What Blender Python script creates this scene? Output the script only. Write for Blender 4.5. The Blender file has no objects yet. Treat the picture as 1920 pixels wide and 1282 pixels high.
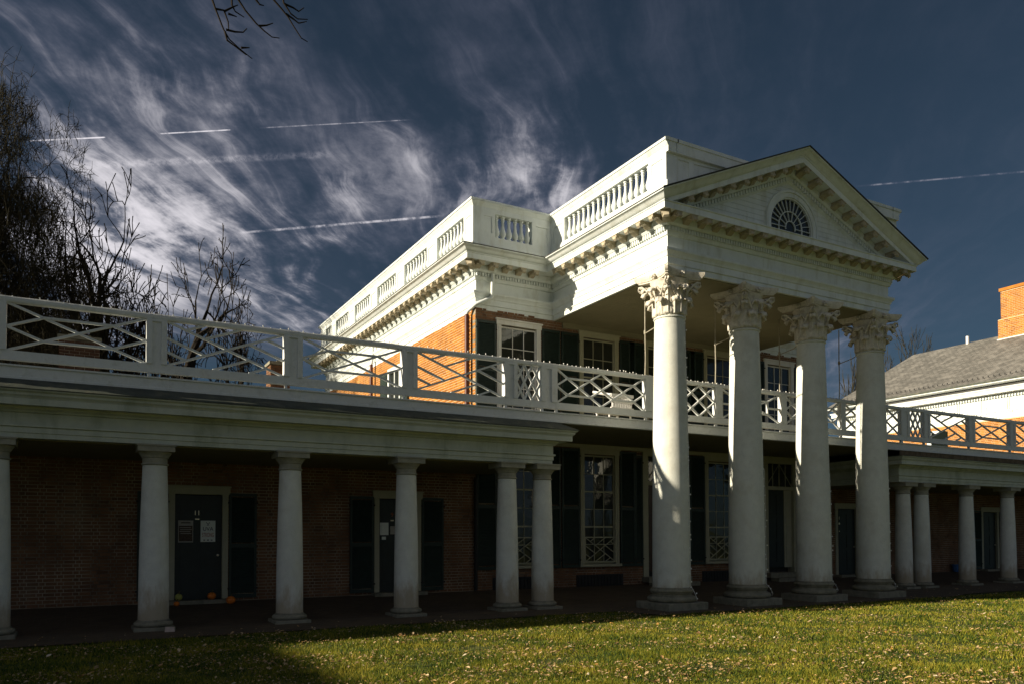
import bpy, bmesh, math, random
import numpy as np
from mathutils import Vector, Matrix
random.seed(7); np.random.seed(7)
SC = bpy.context.scene
COL = SC.collection
R = math.radians
PI = math.pi

# ------------------------------------------------------------------ camera
CAMP = Vector((-12.481, -14.561, 1.727))
CR = Vector((0.8732933, -0.4871892, -0.0023433))
CU = Vector((-0.0117595, -0.0258870, 0.9995957))
CF = Vector((0.4870529, 0.8729127, 0.0283360))
cam_d = bpy.data.cameras.new('camera'); cam = bpy.data.objects.new('camera', cam_d); COL.objects.link(cam)
M3 = Matrix((CR, CU, -CF)).transposed()
cam.matrix_world = Matrix.Translation(CAMP) @ M3.to_4x4()
cam_d.sensor_width = 36.0; cam_d.lens = 1474.67/1920*36; cam_d.shift_y = (962.2-641)/1920
cam_d.clip_start = 0.1; cam_d.clip_end = 3000
SC.camera = cam
FPX = 1474.67
def ray(px, py):
    return (CF + CR*((px-960)/FPX) - CU*((py-962.2)/FPX)).normalized()
def at(px, py, ax, val):
    d = ray(px, py); t = (val-CAMP[ax])/d[ax]
    return CAMP + d*t

# ------------------------------------------------------------------ light
SUN_EL = 18.5; SUN_A = 11.0
sdir = Vector((-math.cos(R(SUN_A))*math.cos(R(SUN_EL)), math.sin(R(SUN_A))*math.cos(R(SUN_EL)), math.sin(R(SUN_EL))))
sl = bpy.data.lights.new('sun', 'SUN'); so = bpy.data.objects.new('sun', sl); COL.objects.link(so)
so.rotation_euler = sdir.to_track_quat('Z', 'Y').to_euler(); so.location = (-60, 10, 40)
sl.energy = 5.0; sl.angle = R(0.55); sl.color = (1.0, 0.88, 0.70)

W = bpy.data.worlds.new('World'); SC.world = W; W.use_nodes = True
class NT:
    def __init__(s, tree): s.t = tree; s.n = tree.nodes; s.l = tree.links
    def node(s, typ, ins=None, **kw):
        n = s.n.new(typ)
        for k, v in kw.items(): setattr(n, k, v)
        for k, v in (ins or {}).items():
            if hasattr(v, 'is_linked'): s.l.new(v, n.inputs[k])
            else: n.inputs[k].default_value = v
        return n
    def math(s, op, a, b=None, c=None, clamp=False):
        i = {0: a}
        if b is not None: i[1] = b
        if c is not None: i[2] = c
        return s.node('ShaderNodeMath', i, operation=op, use_clamp=clamp).outputs[0]
    def vmath(s, op, a, b=None, out=0):
        i = {0: a}
        if b is not None: i[1] = b
        return s.node('ShaderNodeVectorMath', i, operation=op).outputs[out]
    def noise(s, vec, scale=5, detail=4, rough=.55, dist=0, out='Fac'):
        return s.node('ShaderNodeTexNoise', {'Vector': vec, 'Scale': scale, 'Detail': detail, 'Roughness': rough, 'Distortion': dist}).outputs[out]
    def mapping(s, vec, scale=(1, 1, 1), rot=(0, 0, 0), loc=(0, 0, 0)):
        return s.node('ShaderNodeMapping', {'Vector': vec, 'Scale': scale, 'Rotation': rot, 'Location': loc}).outputs[0]
    def ramp(s, fac, stops):
        n = s.node('ShaderNodeValToRGB', {0: fac}); e = n.color_ramp.elements
        while len(e) < len(stops): e.new(.5)
        for i, (p, c) in enumerate(stops): e[i].position = p; e[i].color = (*c, 1) if len(c) == 3 else c
        return n.outputs[0]
    def rng(s, v, a, b, c=0.0, d=1.0, smooth=True):
        n = s.node('ShaderNodeMapRange', {0: v, 1: a, 2: b, 3: c, 4: d}); n.interpolation_type = 'SMOOTHSTEP' if smooth else 'LINEAR'
        return n.outputs[0]
    def mix(s, f, a, b, mode='MIX'):
        n = s.n.new('ShaderNodeMix'); n.data_type = 'RGBA'; n.blend_type = mode
        for k, v in ((0, f), (6, a), (7, b)):
            if hasattr(v, 'is_linked'): s.l.new(v, n.inputs[k])
            else: n.inputs[k].default_value = (*v, 1) if isinstance(v, tuple) and len(v) == 3 else v
        return n.outputs[2]

wt = NT(W.node_tree); W.node_tree.nodes.clear()
sky = wt.node('ShaderNodeTexSky', sky_type='NISHITA')
sky.sun_disc = False; sky.sun_elevation = R(SUN_EL); sky.sun_rotation = math.atan2(sdir.x, sdir.y) % (2*PI)
sky.altitude = 300; sky.air_density = 1.0; sky.dust_density = 0.35; sky.ozone_density = 3.0
tc = wt.node('ShaderNodeTexCoord').outputs['Generated']
dirv = wt.vmath('NORMALIZE', tc)
sep = wt.node('ShaderNodeSeparateXYZ', {0: dirv})
SKY_SAT = wt.node('ShaderNodeHueSaturation', {'Saturation': 0.66, 'Value': 1.0, 'Color': sky.outputs[0]}).outputs[0]
base = wt.mix(1.0, SKY_SAT, (0.165, 0.235, 0.28), 'MULTIPLY')
# cirrus laid on a high flat layer
dz = wt.math('ADD', wt.math('MAXIMUM', sep.outputs[2], 0.0), 0.10)
plane = wt.node('ShaderNodeCombineXYZ', {0: wt.math('DIVIDE', sep.outputs[0], dz), 1: wt.math('DIVIDE', sep.outputs[1], dz), 2: 0.0}).outputs[0]
wisp = wt.mapping(plane, scale=(1, 1, 1), rot=(0, 0, R(-52)))
warp = wt.noise(wisp, 1.6, 3, .5, out='Color')
wv = wt.vmath('ADD', wisp, wt.vmath('MULTIPLY', wt.vmath('SUBTRACT', warp, (0.5, 0.5, 0.5)), (0.8, 0.42, 0.0)))
big = wt.noise(wt.mapping(wv, scale=(1.1, 3.0, 1), loc=(3, 1, 0)), 1.0, 4, .55)
fib = wt.noise(wt.mapping(wv, scale=(1.9, 15, 1), loc=(8, 4, 0)), 1.0, 9, .60)
fib2 = wt.noise(wt.mapping(wv, scale=(4.5, 22, 1), rot=(0, 0, R(24)), loc=(2, 9, 0)), 1.0, 6, .62)
puff = wt.noise(wt.mapping(wisp, scale=(7, 9, 1), loc=(5, 2, 0)), 1.0, 7, .66)
streak = wt.math('ADD', wt.math('ADD', wt.math('MULTIPLY', big, .50), wt.math('MULTIPLY', fib, .20)), wt.math('MULTIPLY', puff, .30))
# where the banks of cloud stand (direction, tightness, amount)
masks = [((180, 395), 1300, .9), ((290, 460), 1300, .8), ((130, 370), 700, .70), ((250, 440), 700, .95), ((60, 330), 500, .25), ((400, 505), 450, .42), ((585, 540), 500, .50), ((120, 560), 400, .35), ((80, 50), 90, .17), ((260, 170), 160, .10), ((390, 370), 900, .26), ((860, 420), 500, .22),
         ((1040, 335), 1100, .55), ((960, 320), 250, .20), ((440, 160), 400, .22), ((700, 310), 400, .18), ((600, 420), 400, .16), ((900, 80), 60, .05), ((1560, 650), 300, .16), ((1100, 150), 60, .04)]
cov = None
for (px, py), k, a in masks:
    d0 = ray(px, py)
    t = wt.vmath('DOT_PRODUCT', dirv, tuple(d0), out='Value')
    g = wt.math('MULTIPLY', wt.math('POWER', 2.71828, wt.math('MULTIPLY', wt.math('SUBTRACT', t, 1.0), float(k))), float(a))
    cov = g if cov is None else wt.math('ADD', cov, g)
back = wt.rng(wt.vmath('DOT_PRODUCT', dirv, tuple(Vector((-0.80, -0.60, 0.05)).normalized()), out='Value'), -.42, .55, 0, .40)  # unseen cloud cover behind the camera, added as fill for the shaded fronts
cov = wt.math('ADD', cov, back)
cov = wt.math('ADD', cov, 0.02)
dens = wt.rng(streak, 0.405, 0.66)
mod = wt.rng(fib2, .25, .75, .70, 1.25)
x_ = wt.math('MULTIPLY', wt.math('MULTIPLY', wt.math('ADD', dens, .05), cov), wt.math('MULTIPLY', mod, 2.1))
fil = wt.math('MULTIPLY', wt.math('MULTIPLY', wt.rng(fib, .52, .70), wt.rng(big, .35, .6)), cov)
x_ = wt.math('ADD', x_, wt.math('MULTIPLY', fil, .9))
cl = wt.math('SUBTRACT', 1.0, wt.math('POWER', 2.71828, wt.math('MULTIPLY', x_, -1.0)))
# aircraft trails
trail = None
for (a, b, wpx, amp, br) in [((50, 265), (199, 258), 1.0, .55, 2), ((298, 251.5), (434, 244), 1.0, .5, 2), ((480, 241), (775, 225), 1.0, .24, 1), ((120, 313), (640, 289), 6, .12, 1),
                         ((440, 438), (840, 404.5), 2.2, .34, 1), ((1600, 350.5), (1960, 319), 1.5, .30, 1)]:
    da, db = ray(*a), ray(*b); n = da.cross(db).normalized(); m = (da+db).normalized(); tg = (db-da).normalized(); half = (db-da).length/2
    off = wt.math('ABSOLUTE', wt.vmath('DOT_PRODUCT', dirv, tuple(n), out='Value'))
    wn = wpx/1475.0
    line = wt.rng(off, wn*.35, wn*1.3, 1, 0)
    al = wt.math('ABSOLUTE', wt.vmath('DOT_PRODUCT', dirv, tuple(tg), out='Value'))
    ends = wt.rng(al, half*(.80 if br == 1 else .92), half*1.0, 1, 0)
    fr = wt.rng(wt.vmath('DOT_PRODUCT', dirv, tuple(m), out='Value'), .5, .6)
    v = wt.math('MULTIPLY', wt.math('MULTIPLY', line, ends), fr)
    if br:
        nn = wt.noise(dirv, 60 if wpx < 5 else 150, 5, .7); v = wt.math('MULTIPLY', v, wt.rng(nn, .35, .62, .15, 1.2))
    v = wt.math('MULTIPLY', v, amp)
    trail = v if trail is None else wt.math('ADD', trail, v)
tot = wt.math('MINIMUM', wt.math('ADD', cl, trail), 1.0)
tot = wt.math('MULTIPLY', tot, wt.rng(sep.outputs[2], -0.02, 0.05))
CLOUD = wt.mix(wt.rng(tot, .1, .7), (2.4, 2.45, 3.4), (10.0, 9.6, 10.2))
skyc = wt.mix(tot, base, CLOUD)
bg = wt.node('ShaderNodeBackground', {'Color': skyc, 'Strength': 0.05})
wo = wt.node('ShaderNodeOutputWorld', {0: bg.outputs[0]})
SC.view_settings.view_transform = 'Standard'; SC.view_settings.look = 'None'
SC.view_settings.exposure = 0.8; SC.view_settings.gamma = 1.0; SC.view_settings.use_curve_mapping = False
SC.cycles.max_bounces = 6; SC.cycles.diffuse_bounces = 4

# ------------------------------------------------------------------ materials
MAT = {}
def mat(name, col, rough=.6, spec=.4, var=.12, vscale=6, bump=0, bscale=60, dirt=None, dscale=1.2, damt=.5, metal=0, streak=False, splash=None):
    m = bpy.data.materials.new(name); m.use_nodes = True; t = NT(m.node_tree); t.n.clear()
    geo = t.node('ShaderNodeNewGeometry').outputs['Position']
    n1 = t.noise(geo, vscale, 6, .6)
    c = t.mix(t.rng(n1, .25, .75), tuple(x*(1-var) for x in col), tuple(min(1, x*(1+var)) for x in col))
    if dirt:
        mp = t.mapping(geo, scale=(1, 1, .22) if streak else (1, 1, 1))
        n2 = t.noise(mp, dscale, 7, .68, .3)
        c = t.mix(t.math('MULTIPLY', t.rng(n2, .46, .72), damt), c, dirt)
    if splash:      # mud and rust splashed up from the ground, ragged upper edge
        zz = t.node('ShaderNodeSeparateXYZ', {0: geo}).outputs[2]
        f = t.rng(t.math('ADD', zz, t.math('MULTIPLY', t.math('SUBTRACT', t.noise(t.mapping(geo, scale=(1, 1, .35)), 5, 6, .7), .5), 1.5)), .25, .85, .75, 0)
        c = t.mix(f, c, splash)
        cr_ = t.noise(t.mapping(geo, scale=(1, 1, .5)), 3.0, 10, .75, 1.2); c = t.mix(t.rng(t.math('ABSOLUTE', t.math('SUBTRACT', cr_, .5)), .0, .006, .45, 0), c, tuple(x*.45 for x in col))
    ins = {'Roughness': rough, 'Metallic': metal}
    b = t.node('ShaderNodeBsdfPrincipled', ins); t.l.new(c, b.inputs['Base Color']); b.inputs['Specular IOR Level'].default_value = spec
    if bump:
        nb = t.noise(geo, bscale, 4, .6)
        bp = t.node('ShaderNodeBump', {'Strength': bump, 'Distance': .01, 'Height': nb}).outputs[0]; t.l.new(bp, b.inputs['Normal'])
    t.node('ShaderNodeOutputMaterial', {0: b.outputs[0]})
    MAT[name] = m; return m
mat('white_paint', (.76, .74, .68), .5, .35, .05, 3, .15, 25, (.52, .48, .36), 2.2, .45, streak=True)
mat('white_clean', (.72, .765, .735), .45, .35, .05, 3, .2, 20, (.46, .46, .35), 4.0, .5, streak=True)
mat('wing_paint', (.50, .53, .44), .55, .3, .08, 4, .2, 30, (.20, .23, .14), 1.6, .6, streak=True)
mat('rail_paint', (.66, .68, .66), .5, .35, .06, 5, .2, 35, (.34, .34, .28), 5, .4)
mat('stucco', (.68, .695, .62), .85, .2, .06, 5, .7, 90, (.48, .45, .34), 1.0, .4, splash=(.36, .28, .16))
mat('base_stone', (.25, .235, .17), .9, .2, .18, 9, .6, 50, (.10, .10, .06), 4, .6)
mat('capital_stone', (.66, .62, .52), .7, .25, .10, 14, .4, 60, (.26, .21, .13), 9, .55)
mat('modillion_shaded', (.44, .385, .27), .6, .3, .1, 12, .2, 40, (.24, .19, .11), 14, .6)  # tan base carries the corona's shade on the brackets, with grime over it
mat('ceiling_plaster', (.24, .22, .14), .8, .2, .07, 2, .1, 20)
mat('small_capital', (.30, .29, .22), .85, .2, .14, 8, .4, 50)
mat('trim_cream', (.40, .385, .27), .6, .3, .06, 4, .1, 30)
mat('shutter_green', (.022, .038, .030), .5, .35, .2, 8, .1, 40)
mat('door_dark', (.016, .024, .022), .45, .4, .2, 6)
mat('door_brown', (.05, .022, .012), .4, .5, .25, 6)
mat('mortar', (.28, .245, .18), .9, .15, .75, 1.6, .4, 60)
mat('mortar_light', (.66, .50, .30), .9, .15, .12, 12, .4, 60)
mat('slate_metal', (.055, .065, .05), .7, .3, .3, 3, .1, 30, (.16, .15, .10), 4, .6)
mat('copper_pipe', (.11, .035, .02), .5, .4, .2, 10)
mat('iron', (.02, .02, .018), .6, .4, .2, 10)
mat('rod_paint', (.35, .32, .24), .6, .3, .2, 10)
mat('bark_dark', (.022, .018, .013), .9, .1, .25, 6)
mat('bark_fine', (.036, .032, .018), .9, .1, .25, 3)
mat('paper_white', (.80, .84, .78), .8, .2, .03, 6)
mat('paper_grey', (.42, .40, .36), .8, .2, .1, 8)
mat('ink_dark', (.02, .025, .05), .7, .2, .05, 6)
mat('ink_orange', (.42, .12, .05), .7, .2, .05, 6)
mat('ink_brown', (.09, .065, .05), .7, .2, .5, 40)
mat('brass', (.75, .68, .5), .3, .6, .05, 6, metal=.6)
mat('pumpkin_orange', (.75, .20, .02), .5, .4, .15, 20)
mat('pumpkin_green', (.42, .42, .10), .5, .4, .2, 20)
mat('stem_green', (.12, .10, .04), .8, .2, .2, 20)
mat('bulb_white', (.85, .84, .78), .3, .6, .02, 6)
mat('wire_white', (.6, .6, .55), .5, .4, .02, 6)
mat('chair_white', (.80, .79, .75), .45, .4, .03, 6)
mat('blue_plastic', (.03, .12, .30), .4, .5, .1, 6)
mat('old_boards', (.16, .12, .07), .85, .2, .35, 5, .4, 40)
mat('gutter_white', (.76, .74, .68), .5, .35, .05, 3)
mat('dark_blind', (.006, .009, .007), .9, .1, .1, 5)
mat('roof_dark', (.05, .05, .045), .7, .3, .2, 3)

def brick_mat(name, c1, c2, c3):
    m = bpy.data.materials.new(name); m.use_nodes = True; t = NT(m.node_tree); t.n.clear()
    geo = t.node('ShaderNodeNewGeometry').outputs['Position']
    at_ = t.node('ShaderNodeAttribute', attribute_name='rnd').outputs['Fac']
    oi = t.node('ShaderNodeObjectInfo').outputs['Random']
    f = t.math('FRACT', t.math('ADD', at_, oi))
    c = t.ramp(f, [(0, c3), (.22, c1), (.6, c2), (1, c1)])
    c = t.mix(t.rng(t.noise(geo, 1.1, 6, .65), .38, .65, 0, .65), c, tuple(x*.55 for x in c1))
    c = t.mix(t.rng(t.noise(geo, .6, 7, .7), .56, .70, 0, .35), c, (.34, .28, .20))
    c = t.mix(t.rng(t.noise(geo, 30, 4), .3, .7, 0, .4), c, c2)
    b = t.node('ShaderNodeBsdfPrincipled', {'Roughness': .85}); t.l.new(c, b.inputs['Base Color']); b.inputs['Specular IOR Level'].default_value = .2
    bp = t.node('ShaderNodeBump', {'Strength': .5, 'Distance': .008, 'Height': t.noise(geo, 70, 4)}).outputs[0]; t.l.new(bp, b.inputs['Normal'])
    t.node('ShaderNodeOutputMaterial', {0: b.outputs[0]}); MAT[name] = m
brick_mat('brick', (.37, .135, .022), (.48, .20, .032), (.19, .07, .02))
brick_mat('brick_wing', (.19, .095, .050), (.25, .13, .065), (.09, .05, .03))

def glass_mat():
    m = bpy.data.materials.new('window_glass'); m.use_nodes = True; t = NT(m.node_tree); t.n.clear()
    geo = t.node('ShaderNodeNewGeometry').outputs['Position']
    b = t.node('ShaderNodeBsdfPrincipled', {'Roughness': .03, 'Base Color': (.022, .026, .022, 1), 'IOR': 1.52}); b.inputs['Specular IOR Level'].default_value = .55
    bp = t.node('ShaderNodeBump', {'Strength': .22, 'Distance': .02, 'Height': t.noise(geo, 3.2, 3)}).outputs[0]; t.l.new(bp, b.inputs['Normal'])
    t.node('ShaderNodeOutputMaterial', {0: b.outputs[0]}); MAT['glass'] = m
glass_mat()

def ground_mats():
    m = bpy.data.materials.new('lawn_soil'); m.use_nodes = True; t = NT(m.node_tree); t.n.clear()
    geo = t.node('ShaderNodeNewGeometry').outputs['Position']
    c = t.ramp(t.noise(geo, 2.2, 7, .65), [(.25, (.04, .055, .018)), (.5, (.095, .11, .035)), (.75, (.16, .15, .06))])
    b = t.node('ShaderNodeBsdfPrincipled', {'Roughness': .95}); t.l.new(c, b.inputs['Base Color']); b.inputs['Specular IOR Level'].default_value = .1
    bp = t.node('ShaderNodeBump', {'Strength': 1, 'Distance': .03, 'Height': t.noise(geo, 45, 5, .7)}).outputs[0]; t.l.new(bp, b.inputs['Normal'])
    t.node('ShaderNodeOutputMaterial', {0: b.outputs[0]}); MAT['lawn'] = m
    m = bpy.data.materials.new('grass_blade'); m.use_nodes = True; t = NT(m.node_tree); t.n.clear()
    geo = t.node('ShaderNodeNewGeometry').outputs['Position']
    a = t.node('ShaderNodeAttribute', attribute_name='rnd').outputs['Fac']
    n = t.math('ADD', t.math('ADD', t.math('MULTIPLY', t.noise(geo, .8, 7, .72), .55), t.math('MULTIPLY', t.noise(geo, 6.0, 4, .65), .25)), t.math('MULTIPLY', a, .20))
    c = t.ramp(n, [(.34, (.016, .048, .012)), (.45, (.065, .115, .012)), (.54, (.26, .26, .020)), (.66, (.50, .39, .06))])
    b = t.node('ShaderNodeBsdfPrincipled', {'Roughness': .6}); t.l.new(c, b.inputs['Base Color']); b.inputs['Specular IOR Level'].default_value = .2
    tr = t.node('ShaderNodeBsdfTranslucent', {0: c})
    mx = t.node('ShaderNodeMixShader', {0: .35, 1: b.outputs[0], 2: tr.outputs[0]})
    t.node('ShaderNodeOutputMaterial', {0: mx.outputs[0]}); MAT['grass'] = m
    m = bpy.data.materials.new('dry_leaf'); m.use_nodes = True; t = NT(m.node_tree); t.n.clear()
    a = t.node('ShaderNodeAttribute', attribute_name='rnd').outputs['Fac']
    c = t.ramp(a, [(0, (.20, .11, .04)), (.3, (.42, .28, .12)), (.65, (.60, .44, .24)), (.85, (.52, .27, .05)), (1, (.72, .62, .44))])
    b = t.node('ShaderNodeBsdfPrincipled', {'Roughness': .6}); t.l.new(c, b.inputs['Base Color'])
    t.node('ShaderNodeOutputMaterial', {0: b.outputs[0]}); MAT['leaf'] = m
    m = bpy.data.materials.new('brick_walk'); m.use_nodes = True; t = NT(m.node_tree); t.n.clear()
    geo = t.node('ShaderNodeNewGeometry').outputs['Position']
    br = t.node('ShaderNodeTexBrick', {'Vector': geo, 'Color1': (.12, .085, .05, 1), 'Color2': (.08, .06, .038, 1), 'Mortar': (.10, .085, .06, 1), 'Scale': 1.0, 'Mortar Size': .008, 'Brick Width': .21, 'Row Height': .105})
    c = t.mix(t.rng(t.noise(geo, 1.5, 5), .4, .7, 0, .6), br.outputs[0], (.07, .055, .035))
    b = t.node('ShaderNodeBsdfPrincipled', {'Roughness': .85}); t.l.new(c, b.inputs['Base Color']); b.inputs['Specular IOR Level'].default_value = .25
    h = t.math('SUBTRACT', t.noise(geo, 9, 4), t.math('MULTIPLY', br.outputs[1], .5))
    bp = t.node('ShaderNodeBump', {'Strength': .7, 'Distance': .02, 'Height': h}).outputs[0]; t.l.new(bp, b.inputs['Normal'])
    t.node('ShaderNodeOutputMaterial', {0: b.outputs[0]}); MAT['walk'] = m
    m = bpy.data.materials.new('slate_roof'); m.use_nodes = True; t = NT(m.node_tree); t.n.clear()
    geo = t.node('ShaderNodeNewGeometry').outputs['Position']
    sp = t.node('ShaderNodeSeparateXYZ', {0: geo})
    v = t.node('ShaderNodeCombineXYZ', {0: sp.outputs[1], 1: t.math('MULTIPLY', sp.outputs[2], 1.9), 2: 0.0}).outputs[0]
    br = t.node('ShaderNodeTexBrick', {'Vector': v, 'Color1': (.13, .125, .11, 1), 'Color2': (.21, .20, .175, 1), 'Mortar': (.07, .07, .06, 1), 'Scale': 1.0, 'Mortar Size': .012, 'Brick Width': .3, 'Row Height': .2, 'Bias': -.2})
    c = t.mix(t.rng(t.noise(geo, 1.3, 6, .7), .45, .65, 0, .5), br.outputs[0], (.30, .285, .25))
    b = t.node('ShaderNodeBsdfPrincipled', {'Roughness': .7}); t.l.new(c, b.inputs['Base Color'])
    bp = t.node('ShaderNodeBump', {'Strength': .6, 'Distance': .02, 'Height': t.math('SUBTRACT', 1.0, br.outputs[1])}).outputs[0]; t.l.new(bp, b.inputs['Normal'])
    t.node('ShaderNodeOutputMaterial', {0: b.outputs[0]}); MAT['slate'] = m
ground_mats()

# ------------------------------------------------------------------ builders
WL = {}
class MB:
    def __init__(s): s.v = []; s.f = []; s.r = []
    def add(s, vs, fs, rnd=None):
        o = len(s.v); s.v += [tuple(v) for v in vs]; s.f += [tuple(i+o for i in f) for f in fs]
        if rnd is not None: s.r += [rnd]*len(fs)
        return s
    def box(s, a, b, rnd=None):
        x0, y0, z0 = a; x1, y1, z1 = b
        return s.add([(x0, y0, z0), (x1, y0, z0), (x1, y1, z0), (x0, y1, z0), (x0, y0, z1), (x1, y0, z1), (x1, y1, z1), (x0, y1, z1)],
                     [(0, 3, 2, 1), (4, 5, 6, 7), (0, 1, 5, 4), (1, 2, 6, 5), (2, 3, 7, 6), (3, 0, 4, 7)], rnd)
    def prism(s, pts, vec):                      # closed polygon pts extruded along vec
        n = len(pts); p2 = [tuple(Vector(p)+Vector(vec)) for p in pts]
        return s.add(list(pts)+p2, [tuple(range(n-1, -1, -1)), tuple(range(n, 2*n))]+[(i, (i+1) % n, n+(i+1) % n, n+i) for i in range(n)])
    def bar(s, p, q, w, d, up=Vector((0, 1, 0))):  # bar p-q, width w in plane, depth d along up
        p = Vector(p); q = Vector(q); t = (q-p).normalized(); u = Vector(up); u = (u-t*u.dot(t)).normalized(); n = t.cross(u)
        vs = [p+n*w/2*a+u*d/2*b for a, b in ((-1, -1), (1, -1), (1, 1), (-1, 1))]+[q+n*w/2*a+u*d/2*b for a, b in ((-1, -1), (1, -1), (1, 1), (-1, 1))]
        return s.add(vs, [(0, 3, 2, 1), (4, 5, 6, 7), (0, 1, 5, 4), (1, 2, 6, 5), (2, 3, 7, 6), (3, 0, 4, 7)])
    def lathe(s, prof, c=(0, 0, 0), seg=32, cap=True):
        n = len(prof); vs = []; fs = []
        for r, z in prof:
            for k in range(seg):
                a = 2*PI*k/seg; vs.append((c[0]+r*math.cos(a), c[1]+r*math.sin(a), c[2]+z))
        for i in range(n-1):
            for k in range(seg):
                k2 = (k+1) % seg; fs.append((i*seg+k, i*seg+k2, (i+1)*seg+k2, (i+1)*seg+k))
        if cap: fs.append(tuple(range(seg-1, -1, -1))); fs.append(tuple((n-1)*seg+k for k in range(seg)))
        return s.add(vs, fs)
    def tube(s, pts, rad, seg=6, cap=False):
        pts = [Vector(p) for p in pts]; n = len(pts); rad = rad if hasattr(rad, '__len__') else [rad]*n
        vs = []; fs = []; ref = Vector((0.13, 0.31, 0.94))
        for i, p in enumerate(pts):
            t = (pts[min(i+1, n-1)]-pts[max(i-1, 0)]).normalized()
            a = t.cross(ref)
            if a.length < .05: a = t.cross(Vector((1, 0, 0)))
            a.normalize(); b = t.cross(a)
            for k in range(seg):
                an = 2*PI*k/seg; vs.append(p+(a*math.cos(an)+b*math.sin(an))*rad[i])
        for i in range(n-1):
            for k in range(seg):
                k2 = (k+1) % seg; fs.append((i*seg+k, i*seg+k2, (i+1)*seg+k2, (i+1)*seg+k))
        if cap: fs.append(tuple(range(seg-1, -1, -1))); fs.append(tuple((n-1)*seg+k for k in range(seg)))
        return s.add(vs, fs)
    def sweep(s, prof, path, side=1, closed_path=False, closed_prof=True, m0=None, m1=None):
        """prof: (out, z); path: plan points; side +1 = outwards to the right of travel"""
        n = len(path); P = [Vector((p[0], p[1])) for p in path]; vs = []
        for i in range(n):
            def nrm(a, b):
                d = (b-a).normalized(); return Vector((d.y, -d.x))*side
            if closed_path or 0 < i < n-1:
                n1 = nrm(P[i-1], P[i]); n2 = nrm(P[i], P[(i+1) % n]); m = (n1+n2); m = m/m.dot(n1) if m.length > 1e-6 else n1
            elif i == 0: m = Vector(m0) if m0 else nrm(P[0], P[1])
            else: m = Vector(m1) if m1 else nrm(P[n-2], P[n-1])
            for o, z in prof: vs.append((P[i].x+m.x*o, P[i].y+m.y*o, z))
        k = len(prof); fs = []; segs = n if closed_path else n-1
        for i in range(segs):
            j = (i+1) % n
            for q in range(k if closed_prof else k-1):
                q2 = (q+1) % k; fs.append((i*k+q, i*k+q2, j*k+q2, j*k+q))
        if not closed_path and closed_prof:
            fs.append(tuple(range(k-1, -1, -1))); fs.append(tuple((n-1)*k+q for q in range(k)))
        return s.add(vs, fs)
    def build(s, name, m, parent=None, kind=None, smooth=None, label=None, loc=None):
        me = bpy.data.meshes.new(name); o0 = WL.get(parent.name, Vector((0, 0, 0))) if parent else Vector(loc or (0, 0, 0))
        me.from_pydata([(v[0]-o0.x, v[1]-o0.y, v[2]-o0.z) for v in s.v], [], s.f); me.materials.append(MAT[m])
        if s.r:
            a = me.attributes.new('rnd', 'FLOAT', 'FACE'); a.data.foreach_set('value', s.r)
        if smooth:
            me.polygons.foreach_set('use_smooth', [True]*len(me.polygons)); me.set_sharp_from_angle(angle=R(smooth))
        o = bpy.data.objects.new(name, me); COL.objects.link(o)
        if parent: o.parent = parent
        else: o.location = o0
        WL[o.name] = o0
        if kind: o['kind'] = kind
        if label: o['label'] = label
        return o
def thing(name, label, cat, loc=(0, 0, 0), group=None):
    o = bpy.data.objects.new(name, None); o.empty_display_size = .2; COL.objects.link(o); o.location = loc; WL[o.name] = Vector(loc)
    o['label'] = label; o['category'] = cat
    if group: o['group'] = group
    return o
def tag(o, label, cat, group=None):
    o['label'] = label; o['category'] = cat
    if group: o['group'] = group
    return o
def copy_thing(o, loc, label):
    def rec(a, par):
        c = a.copy(); COL.objects.link(c)
        if par: c.parent = par
        for ch in a.children: rec(ch, c)
        return c
    r = rec(o, None); r.location = loc; r['label'] = label; WL[r.name] = Vector(loc); return r
def add_copies(src, parent, offs, rot=None):
    for of in offs:
        c = src.copy(); COL.objects.link(c); c.parent = parent; c.location = of
        if rot: c.rotation_euler = rot

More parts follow.
